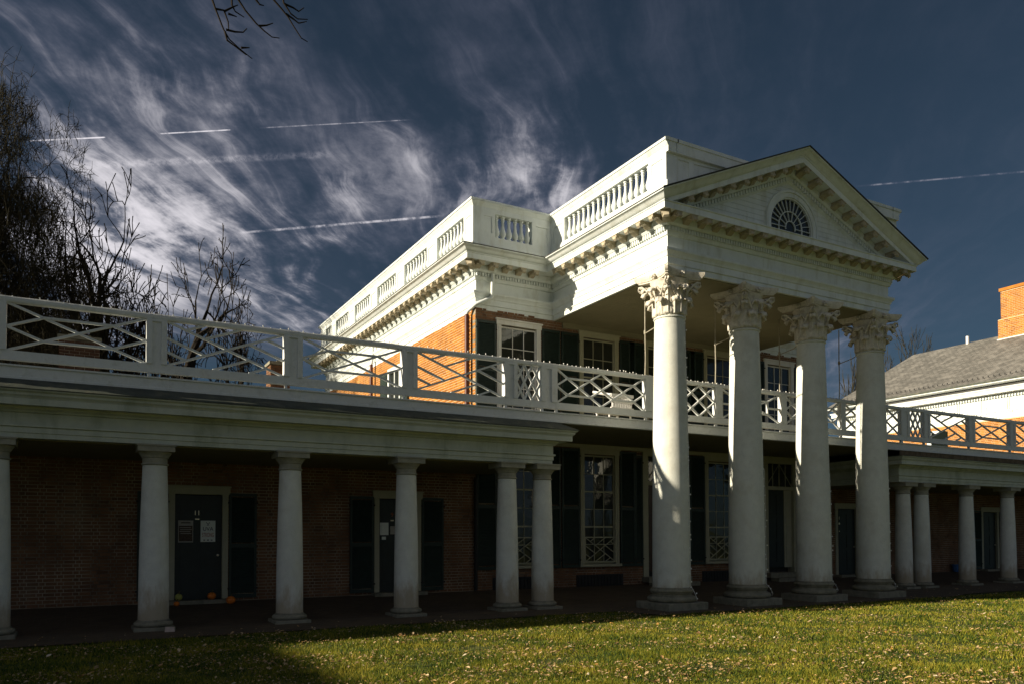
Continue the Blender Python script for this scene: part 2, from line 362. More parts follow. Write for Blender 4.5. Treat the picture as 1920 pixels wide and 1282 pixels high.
def rects(u0, u1, z0, z1, holes):
    us = sorted({u0, u1, *[h[0] for h in holes], *[h[1] for h in holes]}); zs = sorted({z0, z1, *[h[2] for h in holes], *[h[3] for h in holes]})
    us = [u for u in us if u0 <= u <= u1]; zs = [z for z in zs if z0 <= z <= z1]; out = []
    for a, b in zip(us, us[1:]):
        run = None
        for c, d in zip(zs, zs[1:]):
            cu, cz = (a+b)/2, (c+d)/2
            inside = any(h[0] < cu < h[1] and h[2] < cz < h[3] for h in holes)
            if not inside: run = (run[0], d) if run else (c, d)
            else:
                if run: out.append((a, b, *run)); run = None
        if run: out.append((a, b, *run))
    return out
def brick_wall(parent, ax, pl, sgn, u0, u1, z0, z1, holes, bm='brick', mm='mortar_light', nind=0, zb0=None, thick=.3, slab=True, L=.205, H=.061, J=.015):
    """ax: plane axis; sgn: direction the wall's back lies in. bricks stand 12 mm proud of the mortar"""
    def P(u, d, z): return (u, pl+sgn*d, z) if ax == 1 else (pl+sgn*d, u, z)
    if slab:
        mb = MB()
        for a, b, c, d in rects(u0, u1, z0, z1, holes):
            p, q = P(a, .006, c), P(b, thick, d); mb.box([min(p[i], q[i]) for i in range(3)], [max(p[i], q[i]) for i in range(3)])
        mb.build('wall', mm, parent)
    bl = []; row = 0; z = z0 if zb0 is None else zb0
    while z+H <= z1+.001:
        u = u0 - (0 if row % 2 == 0 else .16); k = row % 2
        while u < u1:
            w = L if k % 2 == 0 else .1; a, b = max(u, u0), min(u+w, u1); u += w+J; k += 1
            if b-a < .02: continue
            segs = [(a, b)]
            for h in holes:
                if h[2] < z+H*.6 and h[3] > z+H*.4:
                    ns = []
                    for p, q in segs:
                        if q <= h[0] or p >= h[1]: ns.append((p, q))
                        else:
                            if h[0]-p > .025: ns.append((p, h[0]))
                            if q-h[1] > .025: ns.append((h[1], q))
                    segs = ns
            for p, q in segs: bl.append((p, q, z))
        z += H+J; row += 1
    ind = set()
    if nind:
        full = [i for i, (p, q, z) in enumerate(bl) if abs(q-p-L) < 1e-4 or abs(q-p-.1) < 1e-4]
        def dist(i):
            p, q, z = bl[i]; return (Vector(P((p+q)/2, 0, z))-CAMP).length
        def ok(i):
            p, q, z = bl[i]; w = Vector(P((p+q)/2, 0, z))-CAMP; d = w.dot(CF); X = 960+FPX*w.dot(CR)/d; Y = 962.2-FPX*w.dot(CU)/d
            if not (0 < X < 1920 and 0 < Y < 1282): return False
            return not (ax == 0 and z < 4.9)
        full = [i for i in full if ok(i)]; full.sort(key=dist); ind = set(full[:nind])
    mb = MB(); mesh = {}
    F = [(0, 3, 2, 1), (4, 5, 6, 7), (0, 1, 5, 4), (1, 2, 6, 5), (2, 3, 7, 6), (3, 0, 4, 7)]
    for i, (p, q, z) in enumerate(bl):
        if i in ind:
            key = round(q-p, 3)
            if key not in mesh:
                t = MB(); a, b = P(0, 0, 0), P(q-p, .03, H)
                if ax == 0: a, b = (pl, 0, 0), (pl+sgn*.03, q-p, H)
                off = Vector(P(0, 0, 0)); a = Vector(a)-off; b = Vector(b)-off
                t.box([min(a[i2], b[i2]) for i2 in range(3)], [max(a[i2], b[i2]) for i2 in range(3)])
                me = bpy.data.meshes.new('brick'); me.from_pydata(t.v, [], t.f); me.materials.append(MAT[bm]); mesh[key] = me
            o = bpy.data.objects.new('brick', mesh[key]); COL.objects.link(o); o.parent = parent
            o.location = Vector(P(p, random.uniform(-.002, .002), z))-WL[parent.name]
        else:
            j = random.uniform(-.003, .002)
            a, b = P(p, j, z), P(q, .03, z+H)
            mb.box([min(a[i2], b[i2]) for i2 in range(3)], [max(a[i2], b[i2]) for i2 in range(3)], random.random())
    if mb.v: mb.build('bricks', bm, parent, kind='stuff')

# ------------------------------------------------------------------ ground and walk
def ground():
    mb = MB(); mb.add([(-400, -400, -.03), (900, -400, -.03), (900, 900, -.03), (-400, 900, -.03)], [(0, 1, 2, 3)])
    o = mb.build('lawn', 'lawn'); o['kind'] = 'structure'
    mb = MB(); mb.add([(-30, .12, -.005), (-3, .12, -.005), (-1.6, .1, -.005), (-1.2, -1.1, -.005), (9.5, -1.15, -.005), (10.5, -.8, -.005), (60, -.6, -.005), (60, 1.9, .015), (-30, 1.9, .015), (-30, 4.9, .25), (60, 4.9, .25)],
           [(0, 1, 2, 8), (2, 3, 4, 5), (2, 5, 7, 8), (5, 6, 7), (8, 7, 10, 9)])
    o = mb.build('brick_walk', 'walk'); o['kind'] = 'structure'
ground()

def sample_lawn(n, rmin, rmax, amin=-28, amax=92, pw=1.0):
    u = np.random.rand(n); r = rmin*(rmax/rmin)**(u**pw); a = np.radians(amin+np.random.rand(n)*(amax-amin))
    x = CAMP.x+r*np.sin(a); y = CAMP.y+r*np.cos(a)
    edge = np.where(x < -1.4, .12, -1.05) + .07*np.sin(x*5.1)+.05*np.sin(x*13.7)
    k = y < edge; return x[k], y[k], r[k]
def fast_mesh(name, co, per, m, rnd):
    nf = len(co)//per; me = bpy.data.meshes.new(name); me.vertices.add(len(co)); me.vertices.foreach_set('co', co.astype(np.float32).ravel())
    me.loops.add(nf*per); me.loops.foreach_set('vertex_index', np.arange(nf*per, dtype=np.int32)); me.polygons.add(nf)
    me.polygons.foreach_set('loop_start', np.arange(0, nf*per, per, dtype=np.int32)); me.update(calc_edges=True)
    a = me.attributes.new('rnd', 'FLOAT', 'FACE'); a.data.foreach_set('value', rnd.astype(np.float32)); me.materials.append(MAT[m])
    o = bpy.data.objects.new(name, me); COL.objects.link(o); o['kind'] = 'stuff'; return o
def grass():
    x, y, r = sample_lawn(1080000, 6.0, 50)
    pt_ = np.sin(x*1.3+2*np.sin(y*.9+1))*np.sin(y*1.7+1.3*np.sin(x*.7))+.5*np.sin(x*4.1+y*2.3)*np.sin(y*5.3-x*1.1); kp = np.random.rand(len(x)) > np.clip((pt_-.55)*1.1, 0, .8); x, y, r = x[kp], y[kp], r[kp]
    n = len(x); cl = .5+1.0*np.clip(np.sin(x*2.3+1.3*np.sin(y*1.9))*np.cos(y*2.7+x*.8)*.5+.5, 0, 1)
    h = np.random.uniform(.025, .055, n)*cl; w = np.random.uniform(.003, .006, n)*np.maximum(1, r/9)
    a = np.random.rand(n)*2*PI; la = np.random.rand(n)*2*PI; ln = h*np.random.uniform(.1, .9, n)
    b = np.stack([x, y, np.full(n, -.03)], 1); d = np.stack([np.cos(a)*w, np.sin(a)*w, np.zeros(n)], 1)
    t = b+np.stack([np.cos(la)*ln, np.sin(la)*ln, h], 1)
    co = np.stack([b-d, b+d, t], 1).reshape(-1, 3)
    fast_mesh('grass', co, 3, 'grass', np.random.rand(n))
    # fallen leaves: folded kite shapes
    x, y, r = sample_lawn(100000, 6.5, 46, pw=.9)
    keep = (np.sin(x*1.7+np.sin(y*2.1)*1.5)+np.sin(y*3.1+x*.6)+np.random.randn(len(x))*.9) > -.1; x, y, r = x[keep], y[keep], r[keep]
    xw = np.random.uniform(-14, 22, 260); yw = np.random.uniform(-.9, 1.1, 260); x = np.concatenate([x, xw]); y = np.concatenate([y, yw])
    n = len(x); s = np.clip(np.random.lognormal(-4.12, .40, n), .007, .05); a = np.random.rand(n)*2*PI; z = np.random.uniform(.0, .03, n)
    ca, sa = np.cos(a), np.sin(a)
    def pt(u, v, hh): return np.stack([x+ca*u*s-sa*v*s, y+sa*u*s+ca*v*s, z+hh*s], 1)
    ti = np.random.uniform(-.5, .9, n); fo = np.random.uniform(.1, .8, n)
    A = pt(-1.0, 0, -ti*.3); B = pt(.0, .62, fo); C = pt(1.1, 0, ti); D = pt(.1, -.62, fo*.8); Bc = pt(.55, .4, fo*.9+ti*.4); Dc = pt(.6, -.4, fo*.6+ti*.4)
    co = np.stack([A, C, Bc, B, A, D, Dc, C], 1).reshape(-1, 3)
    fast_mesh('fallen_leaves', co, 4, 'leaf', np.repeat(np.random.rand(n), 2))
grass()

# ------------------------------------------------------------------ pavilion
XL, XR, YF, YW, XB, XBR, YB = -.35, 7.763, -.36, 4.70, -2.86, 10.27, 19.45
ZA, ZC = 7.97, 9.49
pav = thing('pavilion', 'tall white and brick pavilion with pediment portico and balustraded roof', 'building', (0, 4.7, 0))
FW = [(-1.5, 'w'), (1.27, 'w'), (3.71, 'd'), (6.15, 'w'), (8.92, 'd')]
holes = []
for cx, k in FW:
    holes.append((cx-.6, cx+.6, 5.25, 7.62))
    holes.append((cx-.58, cx+.58, .86, 4.16) if k == 'w' else (cx-.66, cx+.66, .45, 4.2))
brick_wall(pav, 1, YW, 1, XB, XBR, .2, ZA+.05, holes, nind=130, bm='brick_wing', mm='mortar')  # darker brick than the sunlit side: the front's shade put into its colour
shole = (10.35, 11.55, 4.0, 7.45)
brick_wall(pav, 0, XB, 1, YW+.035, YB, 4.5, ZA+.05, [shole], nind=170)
mb = MB(); mb.box((XB+.31, 5.01, .2), (XBR-.02, YB, ZA+.1)); mb.build('core', 'roof_dark', pav)
mb = MB(); mb.box((XBR-.015, YW+.04, .2), (XBR, YB, ZA+.1)); mb.build('side_wall', 'brick', pav)

ring = [(XB, YB), (XB, YW), (XL, YW), (XL, YF), (XR, YF), (XR, YW), (XBR, YW), (XBR, YB)]
def ent(name, prof, path=ring, closed=True, m='white_clean', sd=1, parent=pav):
    # ring above runs (back-left -> front -> right -> back): outward is to the right of travel
    mb = MB(); mb.sweep(prof, path, side=sd, closed_path=closed); return mb.build(name, m, parent, smooth=35)
# travel: first leg goes -y along the left side; its right-hand side is -x = outward
A0 = [(-.68, 7.97), (0, 7.97), (0, 8.105), (.028, 8.112), (.028, 8.27), (.05, 8.285), (.06, 8.34), (.115, 8.40), (.12, 8.455), (0, 8.462), (-.68, 8.462)]
ent('architrave', A0)
ent('frieze', [(-.3, 8.463), (-.004, 8.463), (-.004, 8.775), (-.3, 8.775)])
ent('bed_moulding', [(-.3, 8.776), (0, 8.776), (.03, 8.79), (.045, 8.83), (.062, 8.86), (.062, 8.975), (.125, 8.98), (.15, 9.01), (.17, 9.03), (.17, 9.165), (-.3, 9.165)])
ent('corona', [(-.3, 9.168), (.50, 9.168), (.50, 9.155), (.52, 9.155), (.52, 9.295), (.545, 9.31), (.545, 9.328), (-.3, 9.328)])
cyp = [(XR, YF), (XR, YW), (XBR, YW), (XBR, YB), (XB, YB), (XB, YW), (XL, YW), (XL, YF)]
cym = [(-.3, 9.33), (.53, 9.33), (.555, 9.335), (.60, 9.36), (.635, 9.40), (.67, 9.43), (.715, 9.445), (.72, 9.47), (-.3, 9.47)]
mb = MB(); mb.sweep(cym, [(XR, YF), (XR, YW), (XBR, YW), (XBR, YB), (XB, YB), (XB, YW), (XL, YW), (XL, YF)], side=1, m0=(1, -1), m1=(-1, -1)); mb.build('cyma', 'white_clean', pav, smooth=40)
mb = MB(); mb.sweep([(-.3, 9.472), (.735, 9.472), (.735, 9.49), (-.3, 9.50)], [(XR, YF), (XR, YW), (XBR, YW), (XBR, YB), (XB, YB), (XB, YW), (XL, YW), (XL, YF)], side=1, m0=(1, -1), m1=(-1, -1)); mb.build('roof_edge', 'roof_dark', pav)
# dentils
mb = MB()
def dent_line(mb, p, q, n_out, z0=8.872, z1=8.972, o0=.055, o1=.115, w=.05, pitch=.084, zf=None):
    p = Vector(p); q = Vector(q); L = (q-p).length; t = (q-p)/L; n = Vector(n_out); k = int(L/pitch)
    for i in range(k+1):
        c = p+t*(i*L/k); a = c+n*o0-t*w/2; b = c+n*o1+t*w/2; dz = zf(c.x) if zf else 0
        mb.box((min(a.x, b.x), min(a.y, b.y), z0+dz), (max(a.x, b.x), max(a.y, b.y), z1+dz))
dent_line(mb, (XL, YF), (XR, YF), (0, -1)); dent_line(mb, (XL, YF), (XL, YW), (-1, 0)); dent_line(mb, (XB, YW), (XL, YW), (0, -1)); dent_line(mb, (XB, YW), (XB, YB), (-1, 0)); dent_line(mb, (XR, YF), (XR, YW), (1, 0)); dent_line(mb, (XR, YW), (XBR, YW), (0, -1))
mb.build('dentils', 'white_clean', pav, kind='stuff')
# modillions: a scrolled bracket, local: root at 0, grows along -y, top at z=0
def modillion_mesh():
    mb = MB(); pr = [(0, 0), (-.46, 0), (-.48, -.035), (-.47, -.075), (-.43, -.10), (-.38, -.10), (-.35, -.075), (-.30, -.06), (-.2, -.07), (-.12, -.11), (-.05, -.135), (0, -.135)]
    mb.prism([(-.075, y, z) for y, z in pr], (.15, 0, 0))
    mb.box((-.095, -.49, -.022), (.095, -.002, -.001))
    mb.prism([(-.06, -.40, -.10), (-.04, -.485, -.06), (-.03, -.50, -.115), (-.05, -.44, -.15)], (.1, 0, 0))
    for sx in (-1, 1): mb.lathe([(.0, -.012), (.04, -.012), (.04, .012), (0, .012)], (sx*.0, 0, -20), 8, cap=False)
    mb.v = [v for v in mb.v]; return mb
_mo = modillion_mesh(); _mo.v = [v if v[2] > -5 else (v[0], -.43+v[1]*.0+0, -.05) for v in _mo.v]
me = bpy.data.meshes.new('modillion'); me.from_pydata(_mo.v, [], _mo.f); me.materials.append(MAT['modillion_shaded'])
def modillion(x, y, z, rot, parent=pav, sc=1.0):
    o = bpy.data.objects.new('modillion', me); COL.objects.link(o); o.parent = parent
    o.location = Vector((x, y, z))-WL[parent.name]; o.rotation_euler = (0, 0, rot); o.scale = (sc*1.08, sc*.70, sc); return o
def mod_line(p, q, n, rot, cnt, z=9.165, o=.17):
    for i in range(cnt):
        f = i/(cnt-1); modillion(p[0]+(q[0]-p[0])*f+n[0]*o, p[1]+(q[1]-p[1])*f+n[1]*o, z, rot)
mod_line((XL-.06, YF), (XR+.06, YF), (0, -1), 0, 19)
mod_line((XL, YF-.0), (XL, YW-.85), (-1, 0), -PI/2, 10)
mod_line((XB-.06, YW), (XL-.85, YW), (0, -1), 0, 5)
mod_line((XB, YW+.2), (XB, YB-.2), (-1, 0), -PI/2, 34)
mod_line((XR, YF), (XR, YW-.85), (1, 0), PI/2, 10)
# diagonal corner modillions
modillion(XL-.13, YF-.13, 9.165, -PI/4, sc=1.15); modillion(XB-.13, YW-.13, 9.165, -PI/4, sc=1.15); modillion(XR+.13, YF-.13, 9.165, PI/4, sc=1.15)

# pediment
XC = (XL+XR)/2; EX = .72; zE = 9.33; SL = (11.57-9.49)/(XC-(XL-EX)); HW = XC-(XL-EX)
def rake(name, prof, m='white_clean', smooth=35, xin=None):
    """prof (out, h): h above the eave line, at plane YF-out; both slopes in one mitred piece"""
    mb = MB(); k = len(prof)
    vs = []
    for side_ in (-1, 0, 1):
        for o, h in prof:
            if side_ == 0: vs.append((XC, YF-o, 9.33+h+SL*HW))
            else: vs.append(((XL-o) if side_ < 0 else (XR+o), YF-o, 9.33+h+(SL*max(0, EX-o) if o < .3 else 0)))
    fs = []
    for i in range(2):
        for q in range(k): fs.append((i*k+q, i*k+(q+1) % k, (i+1)*k+(q+1) % k, (i+1)*k+q))
    fs.append(tuple(range(k))); fs.append(tuple(2*k+q for q in range(k)))
    mb.add(vs, fs); return mb.build(name, m, pav, smooth=smooth)
rake('raking_cyma', [(-.06, 0.0), (.53, 0.0), (.55, .005), (.60, .03), (.635, .075), (.67, .105), (.715, .12), (.72, .145), (-.06, .145)])
rake('roof_verge', [(-.1, .147), (.745, .147), (.745, .172), (-.1, .20)], 'roof_dark')
# raking corona and bed mouldings stop on top of the level corona
def rake2(name, prof, m='white_clean', smooth=35, zmin=9.331, oy=0):
    mb = MB(); hmin = min(h for o, h in prof); k = len(prof)
    for sgn in (-1, 1):
        vs = []; 
        for end in (0, 1):
            for o, h in prof:
                if end == 1: x = XC; z = 9.33+h+SL*HW
                else:
                    # start where this profile vertex meets the level corona top
                    dx = max(.20, (zmin-9.33-h)/SL); x = XC+sgn*(HW-dx); z = 9.33+h+SL*dx
                vs.append((x, YF-o, z))
        fs = [(q, (q+1) % k, k+(q+1) % k, k+q) for q in range(k)]+[tuple(range(k)), tuple(k+q for q in range(k))]
        mb.add(vs, fs)
    return mb.build(name, m, pav, smooth=smooth)
rake2('raking_corona', [(-.05, -.17), (.50, -.17), (.50, -.18), (.52, -.18), (.52, -.035), (.545, -.02), (.545, -.002), (-.05, -.002)])
rake2('raking_bed_moulding', [(-.05, -.54), (.0, -.54), (.045, -.49), (.062, -.47), (.062, -.36), (.125, -.355), (.17, -.31), (.17, -.172), (-.05, -.172)])
mb = MB()
for sgn in (-1, 1):
    x = .16
    while x < 3.55:
        z = 9.33-.465+SL*(HW-x)
        c = XC+sgn*x
        mb.add([(c-.03, YF-.115, z), (c+.03, YF-.115, z), (c+.03, YF-.055, z), (c-.03, YF-.055, z), (c-.03, YF-.115, z+.095), (c+.03, YF-.115, z+.095), (c+.03, YF-.055, z+.095), (c-.03, YF-.055, z+.095)],
               [(0, 3, 2, 1), (4, 5, 6, 7), (0, 1, 5, 4), (1, 2, 6, 5), (2, 3, 7, 6), (3, 0, 4, 7)])
        x += .095
mb.build('raking_dentils', 'white_clean', pav, kind='stuff')
for sgn in (-1, 1):
    for i in range(9):
        x = .22+i*.445
        if 9.33-.17+SL*(HW-x)-.13 < 9.34: continue
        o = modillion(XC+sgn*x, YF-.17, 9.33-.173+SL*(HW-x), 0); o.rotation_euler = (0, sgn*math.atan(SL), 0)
# tympanum of boards
LZ, LX, LR = 9.73, 3.80, .94
mb = MB(); z = 9.2; row = 0
bz = 9.2
while bz < 11.0:
    z1 = bz+.13
    hw = min(HW, HW-(bz+.13-9.225+.30)/SL+.25)
    if hw < .05: break
    zc = bz+.065; segs = [(XC-hw, XC+hw)]
    if zc > LZ-.2 and zc < LZ+LR:
        hh = math.sqrt(max(0, (LR-.05)**2-max(0, zc-LZ)**2)); segs = [(XC-hw, LX-hh), (LX+hh, XC+hw)]
    elif zc <= LZ-.2: segs = [(XC-hw, XC+hw)]
    for a, b in segs:
        if b-a > .02:
            t = MB(); t.add([(a, YF-.012, bz), (b, YF-.012, bz), (b, YF-.002, bz+.128), (a, YF-.002, bz+.128), (a, YF+.05, bz), (b, YF+.05, bz), (b, YF+.05, bz+.128), (a, YF+.05, bz+.128)],
               [(0, 1, 2, 3), (4, 7, 6, 5), (0, 4, 5, 1), (3, 2, 6, 7), (0, 3, 7, 4), (1, 5, 6, 2)]); t.build('tympanum_board', 'white_clean', pav)
    bz += .13
mb = MB(); mb.add([(XC-HW+.2, YF+.055, 9.2), (XC+HW-.2, YF+.055, 9.2), (XC, YF+.055, 11.3)], [(0, 1, 2)]); mb.build('tympanum_backing', 'roof_dark', pav)
def arc_ring(mb, cx, cz, r0, r1, y0, y1, a0, a1, n=24):
    for i in range(n):
        a = a0+(a1-a0)*i/n; b = a0+(a1-a0)*(i+1)/n
        P = [(cx+r*math.cos(t), y, cz+r*math.sin(t)) for t in (a, b) for r, y in ((r0, y0), (r1, y0), (r1, y1), (r0, y1))]
        mb.add(P, [(0, 1, 5, 4), (1, 2, 6, 5), (2, 3, 7, 6), (3, 0, 4, 7)])
fan = MB(); arc_ring(fan, LX, LZ, .78, .90, YF-.06, YF+.05, -.35, PI+.35, 40); arc_ring(fan, LX, LZ, .90, .96, YF-.09, YF+.05, -.35, PI+.35, 40); arc_ring(fan, LX, LZ, .745, .78, YF-.03, YF+.05, -.35, PI+.35, 40)
fan = fan.build('lunette_window', 'white_clean', pav, smooth=40)
mb = MB()
arc_ring(mb, LX, LZ, .42, .44, YF-.005, YF+.03, -.3, PI+.3, 30); arc_ring(mb, LX, LZ, .17, .19, YF-.005, YF+.03, -.3, PI+.3, 16)
for i in range(-1, 16):
    a = PI*i/14
    r0 = .19 if i % 2 == 0 else .44
    mb.bar((LX+r0*math.cos(a), YF+.012, LZ+r0*math.sin(a)), (LX+.75*math.cos(a), YF+.012, LZ+.75*math.sin(a)), .013, .03)
mb.build('glazing_bars', 'white_clean', fan)
mb = MB(); n = 40; mb.add([(LX, YF+.035, LZ-.3)]+[(LX+.76*math.cos(-.3+(PI+.6)*i/n), YF+.035, LZ+.76*math.sin(-.3+(PI+.6)*i/n)) for i in range(n+1)], [(0, i+1, i+2) for i in range(n)]); mb.build('pane', 'glass', fan)
# gable roof behind the pediment
mb = MB(); mb.add([(XL-EX, YF-.05, 9.5), (XC, YF-.05, 11.54), (XR+EX, YF-.05, 9.5), (XL-EX, YF+.4, 9.5), (XC, YF+.4, 11.54), (XR+EX, YF+.4, 9.5)], [(0, 1, 4, 3), (1, 2, 5, 4), (3, 4, 5)]); mb.build('gable_roof', 'roof_dark', pav)

# roof parapet
PO = .17        # parapet face outwards of the frieze line
pr_ring = [(XB, YB), (XB, YW), (XL, YW), (XL, YF), (XR, YF), (XR, YW), (XBR, YW), (XBR, YB)]
def clip_ring(name, prof):
    hi = max(o for o, z in prof)
    mb = MB(); mb.sweep(prof, [(XR, YF-hi), (XR, YW), (XBR, YW), (XBR, YB), (XB, YB), (XB, YW), (XL, YW), (XL, YF-hi)], side=1); mb.build(name, 'white_clean', pav, smooth=35)
    # the short front lengths die into the gable roof
    z0, z1 = min(z for o, z in prof), max(z for o, z in prof); fx = lambda z: (z-9.52)/SL
    for sgn, xe in ((1, XL-PO), (-1, XR+PO)):
        a = xe+sgn*.27; x0 = XL-EX if sgn > 0 else XR+EX
        e0, e1 = x0+sgn*fx(z0), x0+sgn*fx(z1)
        zl = 9.52+SL*abs(a-x0)
        if zl >= z1: continue
        pts = [(a, YF-hi, max(z0, zl)), (e1, YF-hi, z1), (a, YF-hi, z1)] if zl > z0 else [(a, YF-hi, z0), (e0, YF-hi, z0), (e1, YF-hi, z1), (a, YF-hi, z1)]
        m2 = MB(); m2.prism(pts, (0, hi+.25, 0)); m2.build(name, 'white_clean', pav)
clip_ring('parapet_base', [(PO-.26, 9.48), (PO+.035, 9.48), (PO+.035, 9.74), (PO+.02, 9.77), (PO, 9.775), (PO, 9.99), (PO-.26, 9.99)])
clip_ring('parapet_rail', [(PO-.25, 10.65), (PO, 10.65), (PO, 10.78), (PO+.02, 10.80), (PO+.035, 10.84), (PO+.075, 10.875), (PO+.08, 10.89), (PO-.25, 10.89)])
clip_ring('parapet_cap', [(PO-.30, 10.892), (PO+.10, 10.892), (PO+.10, 10.95), (PO+.06, 10.97), (PO-.30, 10.97)])
bal_prof = [(.062, 0), (.062, .05), (.045, .06), (.045, .075), (.075, .11), (.088, .17), (.082, .23), (.058, .31), (.042, .40), (.038, .49), (.042, .54), (.055, .55), (.055, .565), (.042, .575), (.042, .60), (.062, .61), (.062, .66)]
bm_ = MB(); bm_.lathe(bal_prof, seg=12); bme = bpy.data.meshes.new('baluster'); bme.from_pydata(bm_.v, [], bm_.f); bme.materials.append(MAT['white_clean'])
bme.polygons.foreach_set('use_smooth', [True]*len(bme.polygons)); bme.set_sharp_from_angle(angle=R(40))
def baluster(x, y):
    o = bpy.data.objects.new('baluster', bme); COL.objects.link(o); o.parent = pav; o.location = Vector((x, y, 9.99))-WL['pavilion']
def pedestal(ax, pl, u0, u1, sgn):
    """solid panelled block between balustrades; pl = outer face; sgn = way to the inside"""
    mb = MB()
    def bx(a, b, z0, z1, d0, d1):
        p = (a, pl+sgn*d0, z0) if ax == 1 else (pl+sgn*d0, a, z0); q = (b, pl+sgn*d1, z1) if ax == 1 else (pl+sgn*d1, b, z1)
        mb.box([min(p[i], q[i]) for i in range(3)], [max(p[i], q[i]) for i in range(3)])
    bx(u0+.001, u1-.001, 9.992, 10.648, .022, .23)
    f = min(.12, (u1-u0)*.22)
    if u1-u0 > .35:
        bx(u0, u0+f, 9.991, 10.649, 0, .24); bx(u1-f, u1, 9.991, 10.649, 0, .24); bx(u0+f, u1-f, 10.55, 10.649, .0, .24); bx(u0+f, u1-f, 9.991, 10.09, 0, .24)
    else: bx(u0, u1, 9.991, 10.649, 0, .24)
    mb.build('pedestal', 'white_clean', pav)
def run(ax, pl, sgn, parts):
    for a, b, n in parts:
        if n == 0: pedestal(ax, pl, a, b, sgn)
        else:
            pedestal  # half balusters at both ends come from the spacing
            for i in range(n):
                u = a+(b-a)*(i+.5)/n
                baluster(*((u, pl+sgn*.12) if ax == 1 else (pl+sgn*.12, u)))
run(0, XL-PO, 1, [(YF-PO, .12, 0), (.12, 3.82, 16), (3.82, YW-PO-.001, 0)])
run(1, YW-PO, 1, [(XB-PO+.241, -2.34, 0), (-2.34, -1.15, 6), (-1.15, XL-PO-.001, 0)])
ys = [YW-PO]; segs = []
for a, b in [(5.12, 6.98), (7.75, 9.65), (10.42, 12.3), (13.05, 14.9), (15.65, 17.4), (18.0, 18.9)]:
    segs.append((ys[-1], a, 0)); segs.append((a, b, max(3, int((b-a)/.225)))); ys.append(b)
segs.append((ys[-1], YB+PO, 0)); run(0, XB-PO, 1, segs)
for sgn, xe, x0 in ((1, XL-PO, XL-EX), (-1, XR+PO, XR+EX)):   # panelled front blocks above the roof slope
    zf = lambda x: 9.50+SL*abs(x-x0)
    def fb_(a, b, za, zb, d):
        m2 = MB(); xa, xb = xe+sgn*a, xe+sgn*b
        P_ = [(xa, YF-PO+d, max(za, zf(xa))), (xb, YF-PO+d, max(za, zf(xb))), (xb, YF-PO+d, zb), (xa, YF-PO+d, zb)]
        if zf(xb) > zb: xb = x0+sgn*(zb-9.50)/SL; P_ = [P_[0], (xb, YF-PO+d, zb), P_[3]]
        m2.prism(P_, (0, .2, 0)); m2.build('pedestal', 'white_clean', pav)
    fb_(.241, 2.6, 9.991, 10.648, .025); fb_(.2415, .36, 9.992, 10.647, .0); fb_(.70, .86, 9.992, 10.647, .0); fb_(.3605, .6995, 10.56, 10.6475, .001); fb_(.8605, 2.0, 10.56, 10.6475, .001)
run(0, XR+PO, -1, [(YF-PO, YW-PO, 0)]); run(1, YW-PO, 1, [(XR+PO+.001, XBR+PO-.241, 0)]); run(0, XBR+PO, -1, [(YW-PO, YB+PO, 0)])
mb = MB(); mb.box((XB, YW, 9.4), (XBR, YB, 9.55)); mb.box((XL, YF, 9.3), (XR, YW-.01, 9.56)); mb.build('roof', 'roof_dark', pav)
# portico ceiling, coved soffits
mb = MB()
i = 0; x = XL+.07
while x < XR-.08: mb.box((x, YF+.07, 7.952), (min(x+.112, XR-.07), YW-.02, 7.9655)); x += .115
mb.build('ceiling_boards', 'ceiling_plaster', pav)
mb = MB(); mb.box((XL+.3, YF+.3, 7.98), (XR-.3, YW+.02, 8.3)); mb.build('ceiling', 'ceiling_plaster', pav)
mb = MB(); mb.box((XL+.3, YW-.06, 7.80), (XR-.3, YW-.001, 7.95)); mb.build('cornice_board', 'ceiling_plaster', pav)

# windows, doors, shutters
def shutter(parent, x0, x1, z0, z1, y=YW, panels=1, tilt=.0, m='shutter_green'):
    yb = y-.055; fr = MB(); st = .055
    fr.box((x0, yb, z0), (x0+st, y-.012, z1)); fr.box((x1-st, yb, z0), (x1, y-.012, z1))
    zs = [z0+(z1-z0)*i/panels for i in range(panels+1)]
    for i, z in enumerate(zs):
        a, b = (z, z+.09) if i == 0 else ((z-.07, z) if i == panels else (z-.05, z+.05)); fr.box((x0+st, yb+.002, a), (x1-st, y-.014, b))
    s = fr.build('shutter', m, parent)
    sl = MB(); z = z0+.12
    while z < z1-.10:
        if not any(abs(z-q) < .06 for q in zs[1:-1]):
            sl.add([(x0+st, yb+.008, z), (x1-st, yb+.008, z), (x1-st, yb+.036, z+.046), (x0+st, yb+.036, z+.046), (x0+st, yb+.014, z-.006), (x1-st, yb+.014, z-.006), (x1-st, yb+.04, z+.028), (x0+st, yb+.04, z+.028)],
                   [(0, 1, 2, 3), (4, 7, 6, 5), (0, 4, 5, 1), (3, 2, 6, 7)])
        z += .042
    sl.build('slats', m, s, kind='stuff')
    for z in (z0+.22, z1-.22):
        for a, b in ((x0-.03, x0+.06), (x1-.06, x1+.03)): h = MB(); h.box((a, yb-.012, z-.02), (b, yb-.001, z+.02)); h.build('hinge', 'iron', s)
